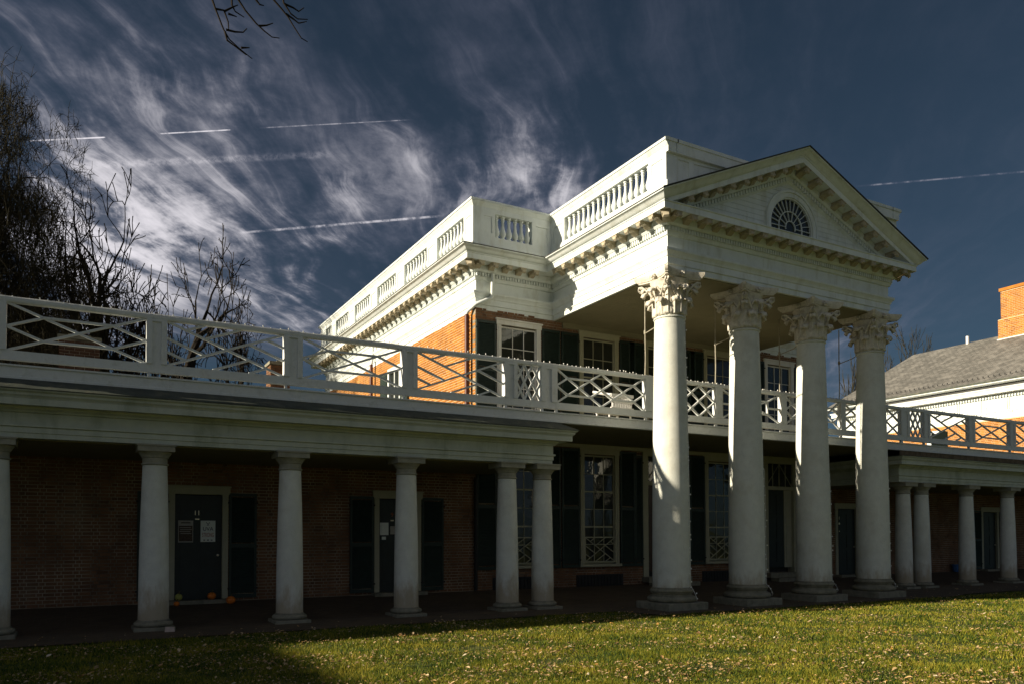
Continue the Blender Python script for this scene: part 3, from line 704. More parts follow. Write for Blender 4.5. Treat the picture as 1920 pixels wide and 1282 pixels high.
def window(parent, cx, z0, z1, w, cols, rows, y=YW, thick=(), lattice=None, m='white_paint', head=.16, cas=.14, sill=True, x_axis=None):
    fr = MB(); x0, x1 = cx-w/2, cx+w/2
    fr.box((x0-cas, y-.035, z0-.01), (x0, y+.14, z1+.03)); fr.box((x1, y-.035, z0-.01), (x1+cas, y+.14, z1+.03))
    fr.box((x0-cas-.02, y-.05, z1+.03), (x1+cas+.02, y+.14, z1+head)); fr.box((x0-cas-.05, y-.08, z1+head), (x1+cas+.05, y+.14, z1+head+.04))
    fr.box((x0-cas+.05, y-.045, z0), (x0-cas+.075, y-.03, z1)); fr.box((x1+cas-.075, y-.045, z0), (x1+cas-.05, y-.03, z1))
    o = fr.build('window', m, parent)
    if sill: s = MB(); s.box((x0-cas-.05, y-.10, z0-.085), (x1+cas+.05, y+.14, z0-.011)); s.build('sill', m, o)
    sa = MB(); yy = y+.05
    sa.box((x0, yy-.02, z0), (x0+.035, yy+.02, z1)); sa.box((x1-.035, yy-.02, z0), (x1, yy+.02, z1)); sa.box((x0+.035, yy-.02, z1-.04), (x1-.035, yy+.02, z1)); sa.box((x0+.035, yy-.02, z0), (x1-.035, yy+.02, z0+.05))
    xs = [x0+.035+(w-.07)*i/cols for i in range(cols+1)]; zs = [z0+.05+(z1-z0-.09)*i/rows for i in range(rows+1)]
    for q in xs[1:-1]: sa.box((q-.010, yy-.014, z0+.05), (q+.010, yy+.014, z1-.04))
    for i, q in enumerate(zs[1:-1]):
        t = .022 if (i+1) in thick else .010; sa.box((x0+.035, yy-.017, q-t), (x1-.035, yy+.017, q+t))
    sa.build('sash', m, o)
    for i in range(cols):
        for j in range(rows):
            p = MB(); tl = random.uniform(-.006, .006); tz = random.uniform(-.006, .006)
            a, b, c, d = xs[i]+.004, xs[i+1]-.004, zs[j]+.004, zs[j+1]-.004
            p.add([(a, yy-tl, c-0), (b, yy+tl, c), (b, yy+tl+tz, d), (a, yy-tl+tz, d), (a, yy+.012, c), (b, yy+.012, c), (b, yy+.012, d), (a, yy+.012, d)], [(0, 1, 2, 3), (4, 7, 6, 5), (0, 4, 5, 1), (2, 6, 7, 3), (0, 3, 7, 4), (1, 5, 6, 2)])
            p.build('pane', 'glass', o)
    mb = MB(); mb.box((x0-.05, yy+.02, z0-.05), (x1+.05, yy+.06, z1+.05)); mb.build('backing', 'roof_dark', o)
    if lattice:
        la, lb = lattice; g = MB(); yq = y-.01; t = .022
        g.box((x0+.01, yq-.02, la), (x1-.01, yq+.0, la+.035)); g.box((x0+.01, yq-.02, lb-.035), (x1-.01, yq, lb)); g.box((x0+.01, yq-.021, la), (x0+.035, yq+.001, lb)); g.box((x1-.035, yq-.021, la), (x1-.01, yq+.001, lb))
        def L(u0, v0, u1, v1, k): g.bar((x0+.02+u0*(w-.04), yq-.01, la+.02+v0*(lb-la-.04)), (x0+.02+u1*(w-.04), yq-.01, la+.02+v1*(lb-la-.04)), t, .018+.003*k)
        L(0, 1, 1, 0, 0); L(0, .0, .5, .5, 1); L(.5, .5, 1, 1, 1); L(0, .66, .34, .33, 2); L(0, .33, .17, .16, 2); L(1, .34, .66, .67, 2); L(1, .67, .84, .84, 2)
        L(.33, .66, .68, 1, 1); L(.16, .83, .33, 1, 1); L(.67, .33, .33, 0, 1); L(.84, .16, .67, 0, 1)
        g.build('lattice_guard', m, o)
    return o
for cx, k in FW:
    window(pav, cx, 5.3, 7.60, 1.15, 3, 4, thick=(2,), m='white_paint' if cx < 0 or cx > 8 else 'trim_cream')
    shutter(pav, cx-1.36, cx-.755, 5.0, 7.68, panels=2); shutter(pav, cx+.755, cx+1.36, 5.0, 7.68, panels=2)
    if k == 'w':
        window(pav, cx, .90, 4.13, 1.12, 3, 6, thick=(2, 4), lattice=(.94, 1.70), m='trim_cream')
        shutter(pav, cx-1.36, cx-.74, .80, 4.3, panels=2); shutter(pav, cx+.74, cx+1.36, .80, 4.3, panels=2)
        g = MB(); g.box((cx-.85, YW-.02, .22), (cx+.85, YW-.001, .58)); g = g.build('cellar_vent', 'iron', pav)
        g2 = MB()
        for i in range(14): g2.box((cx-.80+i*.118, YW-.04, .25), (cx-.77+i*.118, YW-.021, .55))
        g2.build('vent_bars', 'iron', g)
    else:
        d = MB(); x0, x1 = cx-.62, cx+.62
        d.box((x0-.2, YW-.04, .45), (x0, YW+.14, 4.2)); d.box((x1, YW-.04, .45), (x1+.2, YW+.14, 4.2)); d.box((x0-.22, YW-.06, 4.2), (x1+.22, YW+.14, 4.36)); d.box((x0, YW-.02, 3.3), (x1, YW+.14, 3.42))
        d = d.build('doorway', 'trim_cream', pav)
        l = MB(); l.box((x0, YW+.08, .62), (x1-.38, YW+.13, 3.3))
        for za, zb in ((.8, 1.5), (1.62, 2.3), (2.42, 3.15)): l.box((x0+.10, YW+.066, za), (x0+.38, YW+.0801, zb)); l.box((x0+.5, YW+.066, za), (x0+.78, YW+.0801, zb))
        l.build('door', 'door_brown' if cx < 5 else 'door_dark', d)
        l = MB(); l.box((x1-.36, YW+.07, .62), (x1, YW+.11, 3.3)); l.box((x1-.28, YW+.055, .8), (x1-.08, YW+.0701, 1.8)); l.box((x1-.28, YW+.055, 1.95), (x1-.08, YW+.0701, 3.15)); l.build('side_panel', 'trim_cream', d)
        l = MB(); l.box((x0, YW+.06, 3.42), (x1, YW+.08, 4.2)); l.build('transom_pane', 'glass', d)
        l = MB()
        for i in range(1, 4): l.box((x0+i*.31-.012, YW+.04, 3.42), (x0+i*.31+.012, YW+.059, 4.2))
        l.bar((x0, YW+.045, 3.42), (cx, YW+.045, 4.2), .02, .02); l.bar((x1, YW+.045, 3.42), (cx, YW+.045, 4.2), .02, .024)
        l.build('transom_bars', 'trim_cream', d)
        if cx < 5: shutter(pav, cx-1.2, cx-.84, .8, 4.2)
        for i, (dz, dy) in enumerate(((.46, .35), (.30, .7))):
            s = MB(); s.box((x0-.25, YW-dy, dz-.16), (x1+.25, YW-.001-(.35 if i else 0), dz+(.0 if i else .0))); s.build('step', 'base_stone', pav)
# side window seen past the railing
sw = MB(); a, b = 10.35, 11.55
sw.box((XB-.04, a-.02, 4.9), (XB+.1, a+.12, 7.5)); sw.box((XB-.04, b-.12, 4.9), (XB+.1, b+.02, 7.5)); sw.box((XB-.05, a, 7.4), (XB+.1, b, 7.56)); sw.box((XB-.02, (a+b)/2-.03, 4.9), (XB+.08, (a+b)/2+.03, 7.4)); sw = sw.build('window', 'white_clean', pav)
mb = MB(); mb.box((XB+.04, a, 4.9), (XB+.06, b, 7.4)); mb.build('pane', 'glass', sw)
for y0 in (b+.05, a-.72):
    s = MB(); s.box((XB-.07, y0, 4.9), (XB-.02, y0+.66, 7.45))
    for i in range(40): s.box((XB-.082, y0+.06, 5.0+i*.06), (XB-.069, y0+.6, 5.03+i*.06))
    s.build('shutter', 'shutter_green', pav)
# downpipes
def pipe(pts, r, m, name='downpipe', sm=None): mb = MB(); mb.tube(pts, r, 10); return mb.build(name, m, pav, smooth=50)
pipe([(-2.42, YW-.16, 8.95), (-2.42, YW-.14, 8.4), (-2.42, YW-.13, 8.36), (-2.45, YW-.13, 8.30), (-2.72, YW-.12, 8.16), (-2.86, YW-.06, 8.10), (-2.98, YW+.22, 7.96), (-3.0, YW+.28, 7.90), (-3.0, YW+.29, 7.80)], .052, 'white_clean')
pipe([(-3.0, YW+.29, 7.86), (-3.0, YW+.29, 4.7)], .062, 'copper_pipe')
pipe([(-2.97, 12.9, 9.0), (-2.97, 12.9, 8.3), (-3.0, 13.0, 8.0)], .05, 'white_clean'); pipe([(-3.0, 13.0, 8.02), (-3.0, 13.0, 4.7)], .06, 'copper_pipe')
pipe([(-2.90, YW-.07, 3.3), (-2.90, YW-.07, .25)], .05, 'iron')
g = MB(); 
for i in range(26): g.box((-2.935, YW+.40, 4.8+i*.12), (-2.865, YW+.46, 4.86+i*.12))
g.box((-2.885, YW+.42, 4.75), (-2.864, YW+.44, 7.9)); g.build('conduit', 'iron', pav)

# ------------------------------------------------------------------ balcony (belongs to the pavilion), from wing to wing
YR = 1.354
bal = MB(); bal.sweep([(.0, 4.43), (.155, 4.43), (.155, 4.47), (.135, 4.48), (.135, 4.63), (.165, 4.645), (.165, 4.672), (.0, 4.672)], [(-22, 1.36), (46, 1.36)], side=1); bal.build('balcony_fascia', 'rail_paint', pav, smooth=30)
mb = MB(); mb.box((-2.2, 1.37, 4.44), (10.2, YW-.002, 4.66)); mb.build('balcony_floor', 'ceiling_plaster', pav)
mb = MB(); mb.box((-2.2, YW-.05, 4.33), (10.2, YW-.003, 4.439)); mb.build('cornice_board', 'trim_cream', pav)
rods = [(.33, 0), (2.75, 1), (5.22, 2), (7.78, 3)]
for x, i in rods:
    mb = MB(); mb.tube([(x, 1.35, 5.84), (x+.01, 1.34, 6.3), (x, 1.34, 7.0), (x, 1.33, 7.94)], .016, 6); mb.lathe([(.03, 6.9), (.035, 6.95), (.03, 7.0)], (x, 1.338, 0), 8)
    mb.tube([(x, 1.34, 6.92), ((x+i*2.4698)/2+.1, .8, 6.97), (i*2.4698+.05, .36, 7.02)], .013, 5); mb.build('iron_rod', 'rod_paint', pav)

# ------------------------------------------------------------------ giant columns
def capital_parts(col):
    z0 = 6.95
    mb = MB(); mb.lathe([(.352, 0), (.352, .3), (.36, .5), (.39, .68), (.45, .80), (.47, .84)], (0, 0, z0), 40); cap = mb.build('capital', 'capital_stone', col, smooth=40)
    # abacus with hollowed sides
    pts = []
    hs = .60
    for s in range(4):
        a = s*PI/2; ca, sa = math.cos(a), math.sin(a)
        for i in range(9):
            u = -1+2*i/8; x = hs*.97*u; y = -(hs-.155*(1-u*u))
            if i == 0: x += .03
            if i == 8: x -= .03
            pts.append((x*ca-y*sa, x*sa+y*ca))
    ab = MB(); levels = [(.90, .845), (.90, .875), (.955, .885), (.955, .90), (1.0, .93), (1.03, .965), (1.03, 1.018)]
    vs = []; n = len(pts)
    for f, z in levels: vs += [(x*f, y*f, z0+z) for x, y in pts]
    fs = [tuple(range(n-1, -1, -1)), tuple((len(levels)-1)*n+i for i in range(n))]
    for l in range(len(levels)-1):
        for i in range(n): fs.append((l*n+i, l*n+(i+1) % n, (l+1)*n+(i+1) % n, (l+1)*n+i))
    ab.add(vs, fs); ab.build('abacus', 'capital_stone', cap, smooth=35)
    # acanthus leaf: a curved lobed tongue, root at radius r
    def leaf(a0, zb, h, r, w, out):
        mb = MB(); N = 12; ca, sa = math.cos(a0), math.sin(a0); cols = 9
        vs = []
        for i in range(N+1):
            t = i/N
            if t < .72: rr = r+.012+.05*out*(t/.72)**2; z = zb+h*t/.72*.93
            else:
                q = (t-.72)/.28; an = q*PI*1.05; rr = r+.012+.05*out+.78*out*(1-math.cos(an))*.40; z = zb+h*.93+.055*math.sin(an)*1.4-.045*q
            lob = 1.0+.16*math.sin(t*PI*7.0); ww = w*(1-.30*t)*lob*(1 if t < .9 else .8)
            for j in range(cols):
                u = -1+2*j/(cols-1); flute = .014*math.cos(u*PI*3.0)+.020*(1-abs(u)); x = rr+flute-.03*u*u; yy = u*ww
                zz = z-.02*abs(u)*(t > .7)-.01*abs(u)
                vs.append((x*ca-yy*sa, x*sa+yy*ca, zz))
        fs = []
        for i in range(N):
            for j in range(cols-1): fs.append((i*cols+j, i*cols+j+1, (i+1)*cols+j+1, (i+1)*cols+j))
        mb.add(vs, fs); o = mb.build('leaf', 'capital_stone', cap, smooth=60)
        sm = o.modifiers.new('thick', 'SOLIDIFY'); sm.thickness = .022; sm.offset = -1
    for k in range(8): leaf(PI/8+k*PI/4, z0+.0, .36, .36, .125, .27)
    for k in range(8): leaf(k*PI/4, z0+.02, .62, .37, .115, .38)
    # corner volutes, each carried by a stalk and a small leaf
    for k in range(4):
        a = PI/4+k*PI/2; ca, sa = math.cos(a), math.sin(a); mb = MB()
        for sd in (-1, 1):
            pts3 = []; rad = []
            for i in range(16):
                t = i/15
                if t < .55: q = t/.55; rr = .40+.27*q**1.6; z = z0+.46+.33*q; wd = sd*(.15*(1-q)+.03)
                else: q = (t-.55)/.45; an = PI/2-q*PI*2.3; rc = .085*(1-.72*q); rr = .67+rc*math.cos(an)*1.0+.0; z = z0+.72+rc*math.sin(an); wd = sd*.03
                pts3.append((rr*ca-wd*sa, rr*sa+wd*ca, z)); rad.append(.026 if t < .6 else .022*(1.2-t*.4))
            mb.tube(pts3, rad, 6, cap=True)
        mb.build('volute', 'capital_stone', cap, smooth=60)
        mb = MB(); 
        for sd in (-1, 1):
            aa = a+sd*.33; pts3 = []
            for i in range(9):
                q = i/8; ang = aa-sd*.0+ sd*.36*q; rr = .42+.10*q; z = z0+.50+.24*q if q < .7 else z0+.668-.10*(q-.7)/.3
                pts3.append((rr*math.cos(ang), rr*math.sin(ang), z))
            mb.tube(pts3, [.024]*6+[.03, .026, .018], 6, cap=True)
        mb.build('helix', 'capital_stone', cap, smooth=60)
        leafa = a
        leaf(a, z0+.45, .27, .41, .07, .36)
        # fleuron in the middle of each abacus side
        b = k*PI/2; mb = MB(); cx, cy = .475*math.cos(b), .475*math.sin(b)
        for i in range(6):
            t = 2*PI*i/6; px_, pz = .05*math.cos(t), .05*math.sin(t)
            mb.lathe([(0, -.025), (.026, -.015), (.03, .0), (.02, .02), (0, .028)], (cx+.02*math.cos(b)-px_*math.sin(b), cy+.02*math.sin(b)+px_*math.cos(b), z0+.925+pz), 6, cap=False)
        mb.lathe([(0, -.04), (.035, -.02), (.03, .02), (0, .04)], (cx+.05*math.cos(b), cy+.05*math.sin(b), z0+.925), 8, cap=False)
        mb.build('fleuron', 'capital_stone', cap, smooth=60)
DG = 2.4698
col_labels = ['nearest giant white Corinthian column with sunlit left side at portico corner', 'second giant Corinthian column from the left of the portico, thin sunlit strip',
              'third giant Corinthian column of the portico, between the second and the rightmost', 'rightmost giant Corinthian column of the portico next to the right colonnade']
gc = thing('portico_column', col_labels[0], 'column', (0, 0, 0), 'giant columns of the portico')
mb = MB(); mb.box((-.6, -.6, -.03), (.6, .6, .165)); pl_ = mb.build('plinth', 'base_stone', gc)
bv = pl_.modifiers.new('worn', 'BEVEL'); bv.width = .015; bv.segments = 2
tor = lambda r, z0, z1, b: [(r+b*math.sin(PI*i/8), z0+(z1-z0)*(1-math.cos(PI*i/8))/2) for i in range(9)]
mb = MB(); mb.lathe([(.5, .166)]+tor(.52, .17, .30, .06)+[(.51, .302), (.51, .315), (.48, .32), (.465, .345), (.475, .37), (.50, .375), (.50, .39)]+tor(.485, .392, .465, .035)+[(.475, .468), (.475, .485), (.455, .51)], seg=56); mb.build('base', 'base_stone', gc, smooth=40)
sh = []
for i in range(25):
    t = i/24; z = .511+(6.86-.511)*t; r = .45-.09*max(0, (t-.0))**1.7; sh.append((r, z))
mb = MB(); mb.lathe([(.452, .511)]+sh[1:]+[(.36, 6.862), (.36, 6.875)]+tor(.365, 6.878, 6.925, .022)+[(.352, 6.93), (.352, 6.951)], seg=64); mb.build('shaft', 'stucco', gc, smooth=40)
capital_parts(gc)
for i in range(1, 4): copy_thing(gc, (DG*i, 0, 0), col_labels[i])

# ------------------------------------------------------------------ small Tuscan columns
YS = 1.521
SX = [-13.669, -11.157, -8.652, -6.146, -3.64, -2.68, 11.016, 11.972, 14.477, 16.983, 19.49, 21.99]
sl_labels = ['small white Tuscan column cut by the left edge of the photo', 'leftmost full small Tuscan column, left of the door numbered 11', 'small Tuscan column between the door numbered 11 and the second door',
   'small Tuscan column in front of the second door with papers', 'left column of the pair closing the left colonnade', 'right column of the pair closing the left colonnade, nearest the portico',
   'left column of the pair opening the right colonnade, beside the giant column', 'right column of the pair opening the right colonnade', 'third small column of the right colonnade, right of the blue bucket', 'fourth small column of the right colonnade by the right photo edge',
   'small column of the right colonnade just outside the right edge', 'last small column of the right colonnade']
sc_ = thing('tuscan_column', sl_labels[0], 'column', (SX[0], YS, 0), 'small Tuscan columns of the colonnades')
def LC(v): return (v[0]+SX[0], v[1]+YS, v[2])
mb = MB(); mb.box(LC((-.35, -.35, -.02)), LC((.35, .35, .07))); p_ = mb.build('plinth', 'base_stone', sc_); bv = p_.modifiers.new('worn', 'BEVEL'); bv.width = .01; bv.segments = 2
mb = MB(); mb.lathe([(.30, .071)]+tor(.295, .075, .165, .045)+[(.285, .17), (.285, .185), (.268, .2)], LC((0, 0, 0)), 40); mb.build('base', 'base_stone', sc_, smooth=40)
sh = [(.266-.053*((i/16)**1.8), .201+(3.05-.201)*i/16) for i in range(17)]
mb = MB(); mb.lathe(sh+[(.213, 3.055)], LC((0, 0, 0)), 44); mb.build('shaft', 'stucco', sc_, smooth=40)
mb = MB(); mb.lathe([(.214, 3.056)]+tor(.222, 3.06, 3.095, .018)+[(.216, 3.10), (.216, 3.19), (.235, 3.20), (.235, 3.215), (.26, 3.25), (.285, 3.285), (.29, 3.30)], LC((0, 0, 0)), 40); cp = mb.build('capital', 'small_capital', sc_, smooth=40)
mb = MB(); mb.box(LC((-.315, -.315, 3.301)), LC((.315, .315, 3.40))); mb.box(LC((-.335, -.335, 3.401)), LC((.335, .335, 3.432))); mb.build('abacus', 'small_capital', cp)
for i in range(1, 10): copy_thing(sc_, (SX[i], YS, 0), sl_labels[i])

# ------------------------------------------------------------------ colonnade wings
def entab(wing, path, side, m='wing_paint', ztop=4.43):
    def sw(name, prof, mm=m, sm=35): b = MB(); b.sweep(prof, path, side=side); return b.build(name, mm, wing, smooth=sm)
    sw('architrave', [(-.5, 3.435), (-.02, 3.435), (-.02, 3.52), (0, 3.525), (0, 3.615), (.015, 3.62), (.035, 3.63), (.035, 3.665), (-.5, 3.665)])
    sw('frieze', [(-.5, 3.667), (-.008, 3.667), (-.008, 3.865), (-.5, 3.865)])
    sw('cornice', [(-.5, 3.867), (.0, 3.867), (.03, 3.875), (.04, 3.90), (.09, 3.93), (.10, 3.965), (.30, 3.965), (.30, 3.96), (.325, 3.96), (.325, 4.07), (-.5, 4.07)])
    sw('cornice_cyma', [(-.5, 4.072), (.33, 4.072), (.335, 4.09), (.37, 4.12), (.38, 4.16), (.42, 4.185), (.425, 4.205), (-.5, 4.205)])
    sw('metal_roof', [(-.5, 4.207), (.44, 4.207), (.44, 4.222), (.06, ztop), (-.5, ztop)], 'slate_metal')
lw = thing('left_wing', 'long low brick wing with numbered doors behind the left colonnade', 'building', (-8, 4.7, 0))
entab(lw, [(-2.51, 4.65), (-2.51, 1.27), (-22, 1.27)], -1)
# check outward side: travelling -y along x=-2.51 the outside (+x) lies to the left => side=-1
rw = thing('right_wing', 'low brick wing behind the right colonnade beside the portico', 'building', (16, 4.7, 0))
entab(rw, [(10.47, 4.65), (10.47, 1.27), (46, 1.27)], 1, ztop=4.27)
for wg, x0, x1 in ((lw, -22, -2.53), (rw, 10.49, 46)):
    mb = MB(); mb.box((x0, 1.5, 3.42), (x1, YW-.003, 3.434)); mb.build('ceiling', 'ceiling_plaster', wg)
    mb = MB(); mb.box((x0, 1.37, 4.45), (x1, YW+4.9, 4.66)); mb.build('roof_deck', 'slate_metal', wg)
# boards under the balcony edge of the right wing
for i in range(110):
    x = 10.48+i*.115
    mb = MB(); mb.box((x, 1.225+random.uniform(0, .008), 4.25), (x+.108, 1.26, 4.428)); mb.build('board', 'old_boards', rw)
def door(wing, cx, w=1.02, z0=.30, z1=2.68, num=None, shut=True, dm='door_dark'):
    x0, x1 = cx-w/2, cx+w/2; d = MB()
    d.box((x0-.13, YW-.04, z0), (x0, YW+.1, z1+.02)); d.box((x1, YW-.04, z0), (x1+.13, YW+.1, z1+.02)); d.box((x0-.17, YW-.055, z1+.02), (x1+.17, YW+.1, z1+.18)); d.box((x0-.19, YW-.08, z1+.18), (x1+.19, YW+.1, z1+.215))
    d = d.build('doorway', 'trim_cream', wing)
    l = MB(); l.box((x0, YW+.05, z0), (x1, YW+.09, z1))
    for za, zb in ((.15, .85), (.98, 1.45), (1.55, 2.2)):
        for a, b in ((.12, w/2-.05), (w/2+.05, w-.12)): l.box((x0+a, YW+.038, z0+za), (x0+b, YW+.0501, z0+zb))
    l = l.build('door', dm, d)
    k = MB(); k.lathe([(0, 0), (.028, .01), (.032, .03), (.02, .05), (0, .055)], (0, 0, 0), 10); k.v = [(x1-.09+v[0], YW+.05-v[2], z0+1.0+v[1]) for v in k.v]; k.build('knob', 'brass', d)
    s = MB(); s.box((x0-.2, YW-.32, .06), (x1+.2, YW-.001, z0-.005)); s.build('step', 'base_stone', wing)
    if shut: shutter(wing, x0-.77, x0-.15, z0, z1+.06, panels=2); shutter(wing, x1+.15, x1+.77, z0, z1+.06, panels=2)
    return d
dl1 = door(lw, -9.965); dl2 = door(lw, -5.13)
dr1 = door(rw, 12.35, shut=False); dr2 = door(rw, 21.45)
wh = lambda cx: (cx-.62, cx+.62, .2, 2.8)
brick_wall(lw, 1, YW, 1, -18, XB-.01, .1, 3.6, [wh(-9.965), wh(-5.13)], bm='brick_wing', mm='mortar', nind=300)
brick_wall(rw, 1, YW, 1, XBR+.01, 34, .1, 3.6, [wh(12.35), wh(21.45)], bm='brick_wing', mm='mortar')
for wg, x0, x1 in ((lw, -22, XB-.02), (rw, XBR+.02, 46)):
    mb = MB(); mb.box((x0, YW+.31, 0), (x1, YW+4.9, 4.44)); mb.build('core', 'roof_dark', wg)
def text3d(s, size, x, y, z, m, parent, name='number', ext=.004, align='CENTER', sx=1.0, label=None):
    cu = bpy.data.curves.new(name, 'FONT'); cu.body = s; cu.size = size; cu.extrude = ext; cu.align_x = align; cu.align_y = 'CENTER'
    t = bpy.data.objects.new(name, cu); COL.objects.link(t)
    me2 = bpy.data.meshes.new_from_object(t.evaluated_get(bpy.context.evaluated_depsgraph_get())); bpy.data.objects.remove(t)
    mb = MB(); mb.add([(x+v.co.x*sx, y-v.co.z, z+v.co.y) for v in me2.vertices], [tuple(p.vertices) for p in me2.polygons]); o = mb.build(name, m, parent)
    if label: o['label'] = label
    return o
text3d('11', .15, -10.0, YW+.034, 2.27, 'brass', dl1, ext=.008); mb = MB(); mb.box((-10.04, YW+.03, 2.12), (-9.95, YW+.049, 2.145)); mb.build('name_plate', 'brass', dl1)
text3d('9', .15, -5.27, YW+.034, 2.28, 'ink_orange', dl2, ext=.006); mb = MB(); mb.box((-5.31, YW+.03, 2.12), (-5.23, YW+.049, 2.15)); mb.build('name_plate', 'brass', dl2)
text3d('1', .16, 11.99, YW+.034, 2.35, 'brass', dr1, ext=.008); mb = MB(); mb.box((11.96, YW+.03, 2.12), (12.03, YW+.049, 2.19)); mb.box((11.97, YW+.03, 1.86), (12.02, YW+.049, 1.89)); mb.build('knocker', 'brass', dr1)
# papers fixed on doors
def poster(x0, x1, z0, z1, m, label, name='poster'):
    o = thing(name, label, 'poster' if name == 'poster' else 'paper', ((x0+x1)/2, YW+.03, z0)); mb = MB(); mb.box((x0, YW+.030, z0), (x1, YW+.034, z1)); mb.build('sheet', m, o); return o
p1 = poster(-10.40, -10.08, 1.60, 2.10, 'paper_grey', 'grey illustrated poster on the left half of the door numbered 11')
mb = MB(); mb.box((-10.385, YW+.027, 1.625), (-10.095, YW+.0295, 1.98)); mb.build('print', 'ink_brown', p1)
mb = MB()
for i, (a, b) in enumerate(((-10.37, -10.13), (-10.36, -10.11), (-10.37, -10.14), (-10.35, -10.12))): mb.box((a, YW+.024, 1.93-i*.045), (b, YW+.0268, 1.945-i*.045))
mb.build('print_lines', 'paper_grey', p1)
mb = MB(); mb.box((-10.34, YW+.027, 2.035), (-10.14, YW+.0295, 2.06)); mb.build('heading', 'ink_brown', p1)
p2 = poster(-9.92, -9.60, 1.61, 2.10, 'paper_white', 'white poster reading UVA STRONG on the right half of door 11')
text3d('UVA', .125, -9.76, YW+.028, 1.905, 'ink_dark', p2, 'lettering', .001, sx=.93); text3d('STRONG', .135, -9.76, YW+.028, 1.765, 'ink_orange', p2, 'lettering', .001, sx=.48)
mb = MB(); mb.bar((-9.80, YW+.028, 2.06), (-9.755, YW+.028, 2.005), .012, .002); mb.bar((-9.72, YW+.0275, 2.06), (-9.765, YW+.0275, 2.005), .012, .002); mb.box((-9.79, YW+.027, 1.985), (-9.73, YW+.0295, 1.992)); mb.build('emblem', 'ink_dark', p2)
mb = MB(); mb.bar((-9.86, YW+.028, 1.65), (-9.82, YW+.028, 1.65), .02, .002); mb.bar((-9.78, YW+.028, 1.65), (-9.74, YW+.028, 1.65), .025, .002); mb.bar((-9.70, YW+.028, 1.65), (-9.66, YW+.028, 1.65), .02, .002); mb.build('small_print', 'ink_dark', p2)
poster(-5.60, -5.37, 1.76, 2.08, 'paper_white', 'plain white sheet taped on the second door of the left wing', 'paper_notice')
poster(-5.32, -5.10, 1.78, 1.99, 'paper_grey', 'small grey sheet half hidden behind the column on the second door', 'paper_notice')
poster(-5.55, -5.44, 1.64, 1.72, 'paper_white', 'tiny crumpled white note below the white sheet on second door', 'paper_notice')

# pumpkins
def pumpkin(x, y, z, r, m, label, squash=.8):
    o = thing('pumpkin', label, 'pumpkin', (x, y, z), 'small pumpkins at the door numbered 11'); mb = MB(); N, K = 30, 10; vs = []; fs = []
    for i in range(K+1):
        p = PI*i/K
        for j in range(N):
            t = 2*PI*j/N; rr = r*(1-.12*abs(math.cos(t*5)))*math.sin(p)**.85 if 0 < i < K else .001
            vs.append((x+rr*math.cos(t), y+rr*math.sin(t), z+r*squash-r*squash*math.cos(p)))
    for i in range(K):
        for j in range(N): fs.append((i*N+j, i*N+(j+1) % N, (i+1)*N+(j+1) % N, (i+1)*N+j))
    mb.add(vs, fs); mb.build('shell', m, o, smooth=60)
    mb = MB(); mb.tube([(x, y, z+2*r*squash-.01), (x+.01, y, z+2*r*squash+.03), (x+.03, y, z+2*r*squash+.05)], [.014, .01, .012], 6, True); mb.build('stem', 'stem_green', o)
pumpkin(-10.40, 4.50, .30, .085, 'pumpkin_green', 'small yellow green pumpkin at the left foot of door 11', .9)
pumpkin(-9.70, 4.50, .30, .10, 'pumpkin_orange', 'orange pumpkin on the doorstep, tallest stem, right of centre')
pumpkin(-9.33, 4.22, .20, .11, 'pumpkin_orange', 'brightest orange pumpkin on the walk right of the doorstep')
pumpkin(-10.47, 4.22, .20, .065, 'pumpkin_orange', 'smallest dull orange pumpkin on the walk left of doorstep')
b = thing('bucket', 'small blue bucket by the wall of the right colonnade', 'bucket', (18.7, 4.5, .24)); mb = MB(); mb.lathe([(.12, .24), (.16, .52), (.17, .52), (.17, .54), (.15, .54), (.14, .30)], (18.7, 4.5, 0), 20); mb.build('pail', 'blue_plastic', b, smooth=40)
mb = MB(); mb.tube([(18.7+.16*math.cos(t), 4.5, .54+.14*math.sin(t)) for t in [i*PI/8 for i in range(9)]], .006, 5); mb.build('handle', 'iron', b)
# small stone block at the foot of the first column
st = MB(); st.add([(-11.02, .98, -.02), (-10.84, .96, -.02), (-10.82, 1.10, -.02), (-11.0, 1.12, -.02), (-11.0, .99, .09), (-10.86, .97, .08), (-10.84, 1.08, .075), (-10.99, 1.10, .09)], [(0, 3, 2, 1), (4, 5, 6, 7), (0, 1, 5, 4), (1, 2, 6, 5), (2, 3, 7, 6), (3, 0, 4, 7)])
MAT['paver'] = mat('paver', (.55, .44, .36), .9, .2, .1, 20); tag(st.build('loose_brick', 'paver'), 'loose pale brick lying against the foot of the leftmost full column', 'brick')

# ------------------------------------------------------------------ railings with Chinese lattice
ZT0, ZT1, ZB0, ZB1 = 5.75, 5.84, 4.765, 4.925
def lat(rail, x0, x1, segs, w=.040):
    for i, (u0, v0, u1, v1, fam) in enumerate(segs):
        p = (x0+(x1-x0)*u0, YR, ZB1+(ZT0-ZB1)*v0); q = (x0+(x1-x0)*u1, YR, ZB1+(ZT0-ZB1)*v1)
        mb = MB(); mb.bar(p, q, w, .045+.005*fam); mb.build('lattice_bar', 'rail_paint', rail)
PA = [(0, 1, 1, 0, 0), (0, 0, 1, 1, 1), (0, .5, .25, .75, 2), (0, .5, .25, .25, 3), (1, .5, .75, .75, 2), (1, .5, .75, .25, 3), (.25, .75, .75, .75, 4), (.25, .25, .75, .25, 4)]
PB = [(0, 1, 1, 0, 0), (0, 0, 1, 1, 1), (0, .62, .31, .31, 2), (0, .31, .155, .155, 2), (.69, .69, 1, .38, 2), (.845, .845, 1, .69, 2), (.31, .69, .62, 1, 3), (.155, .845, .31, 1, 3), (.69, .31, .38, 0, 3), (.845, .155, .69, 0, 3)]
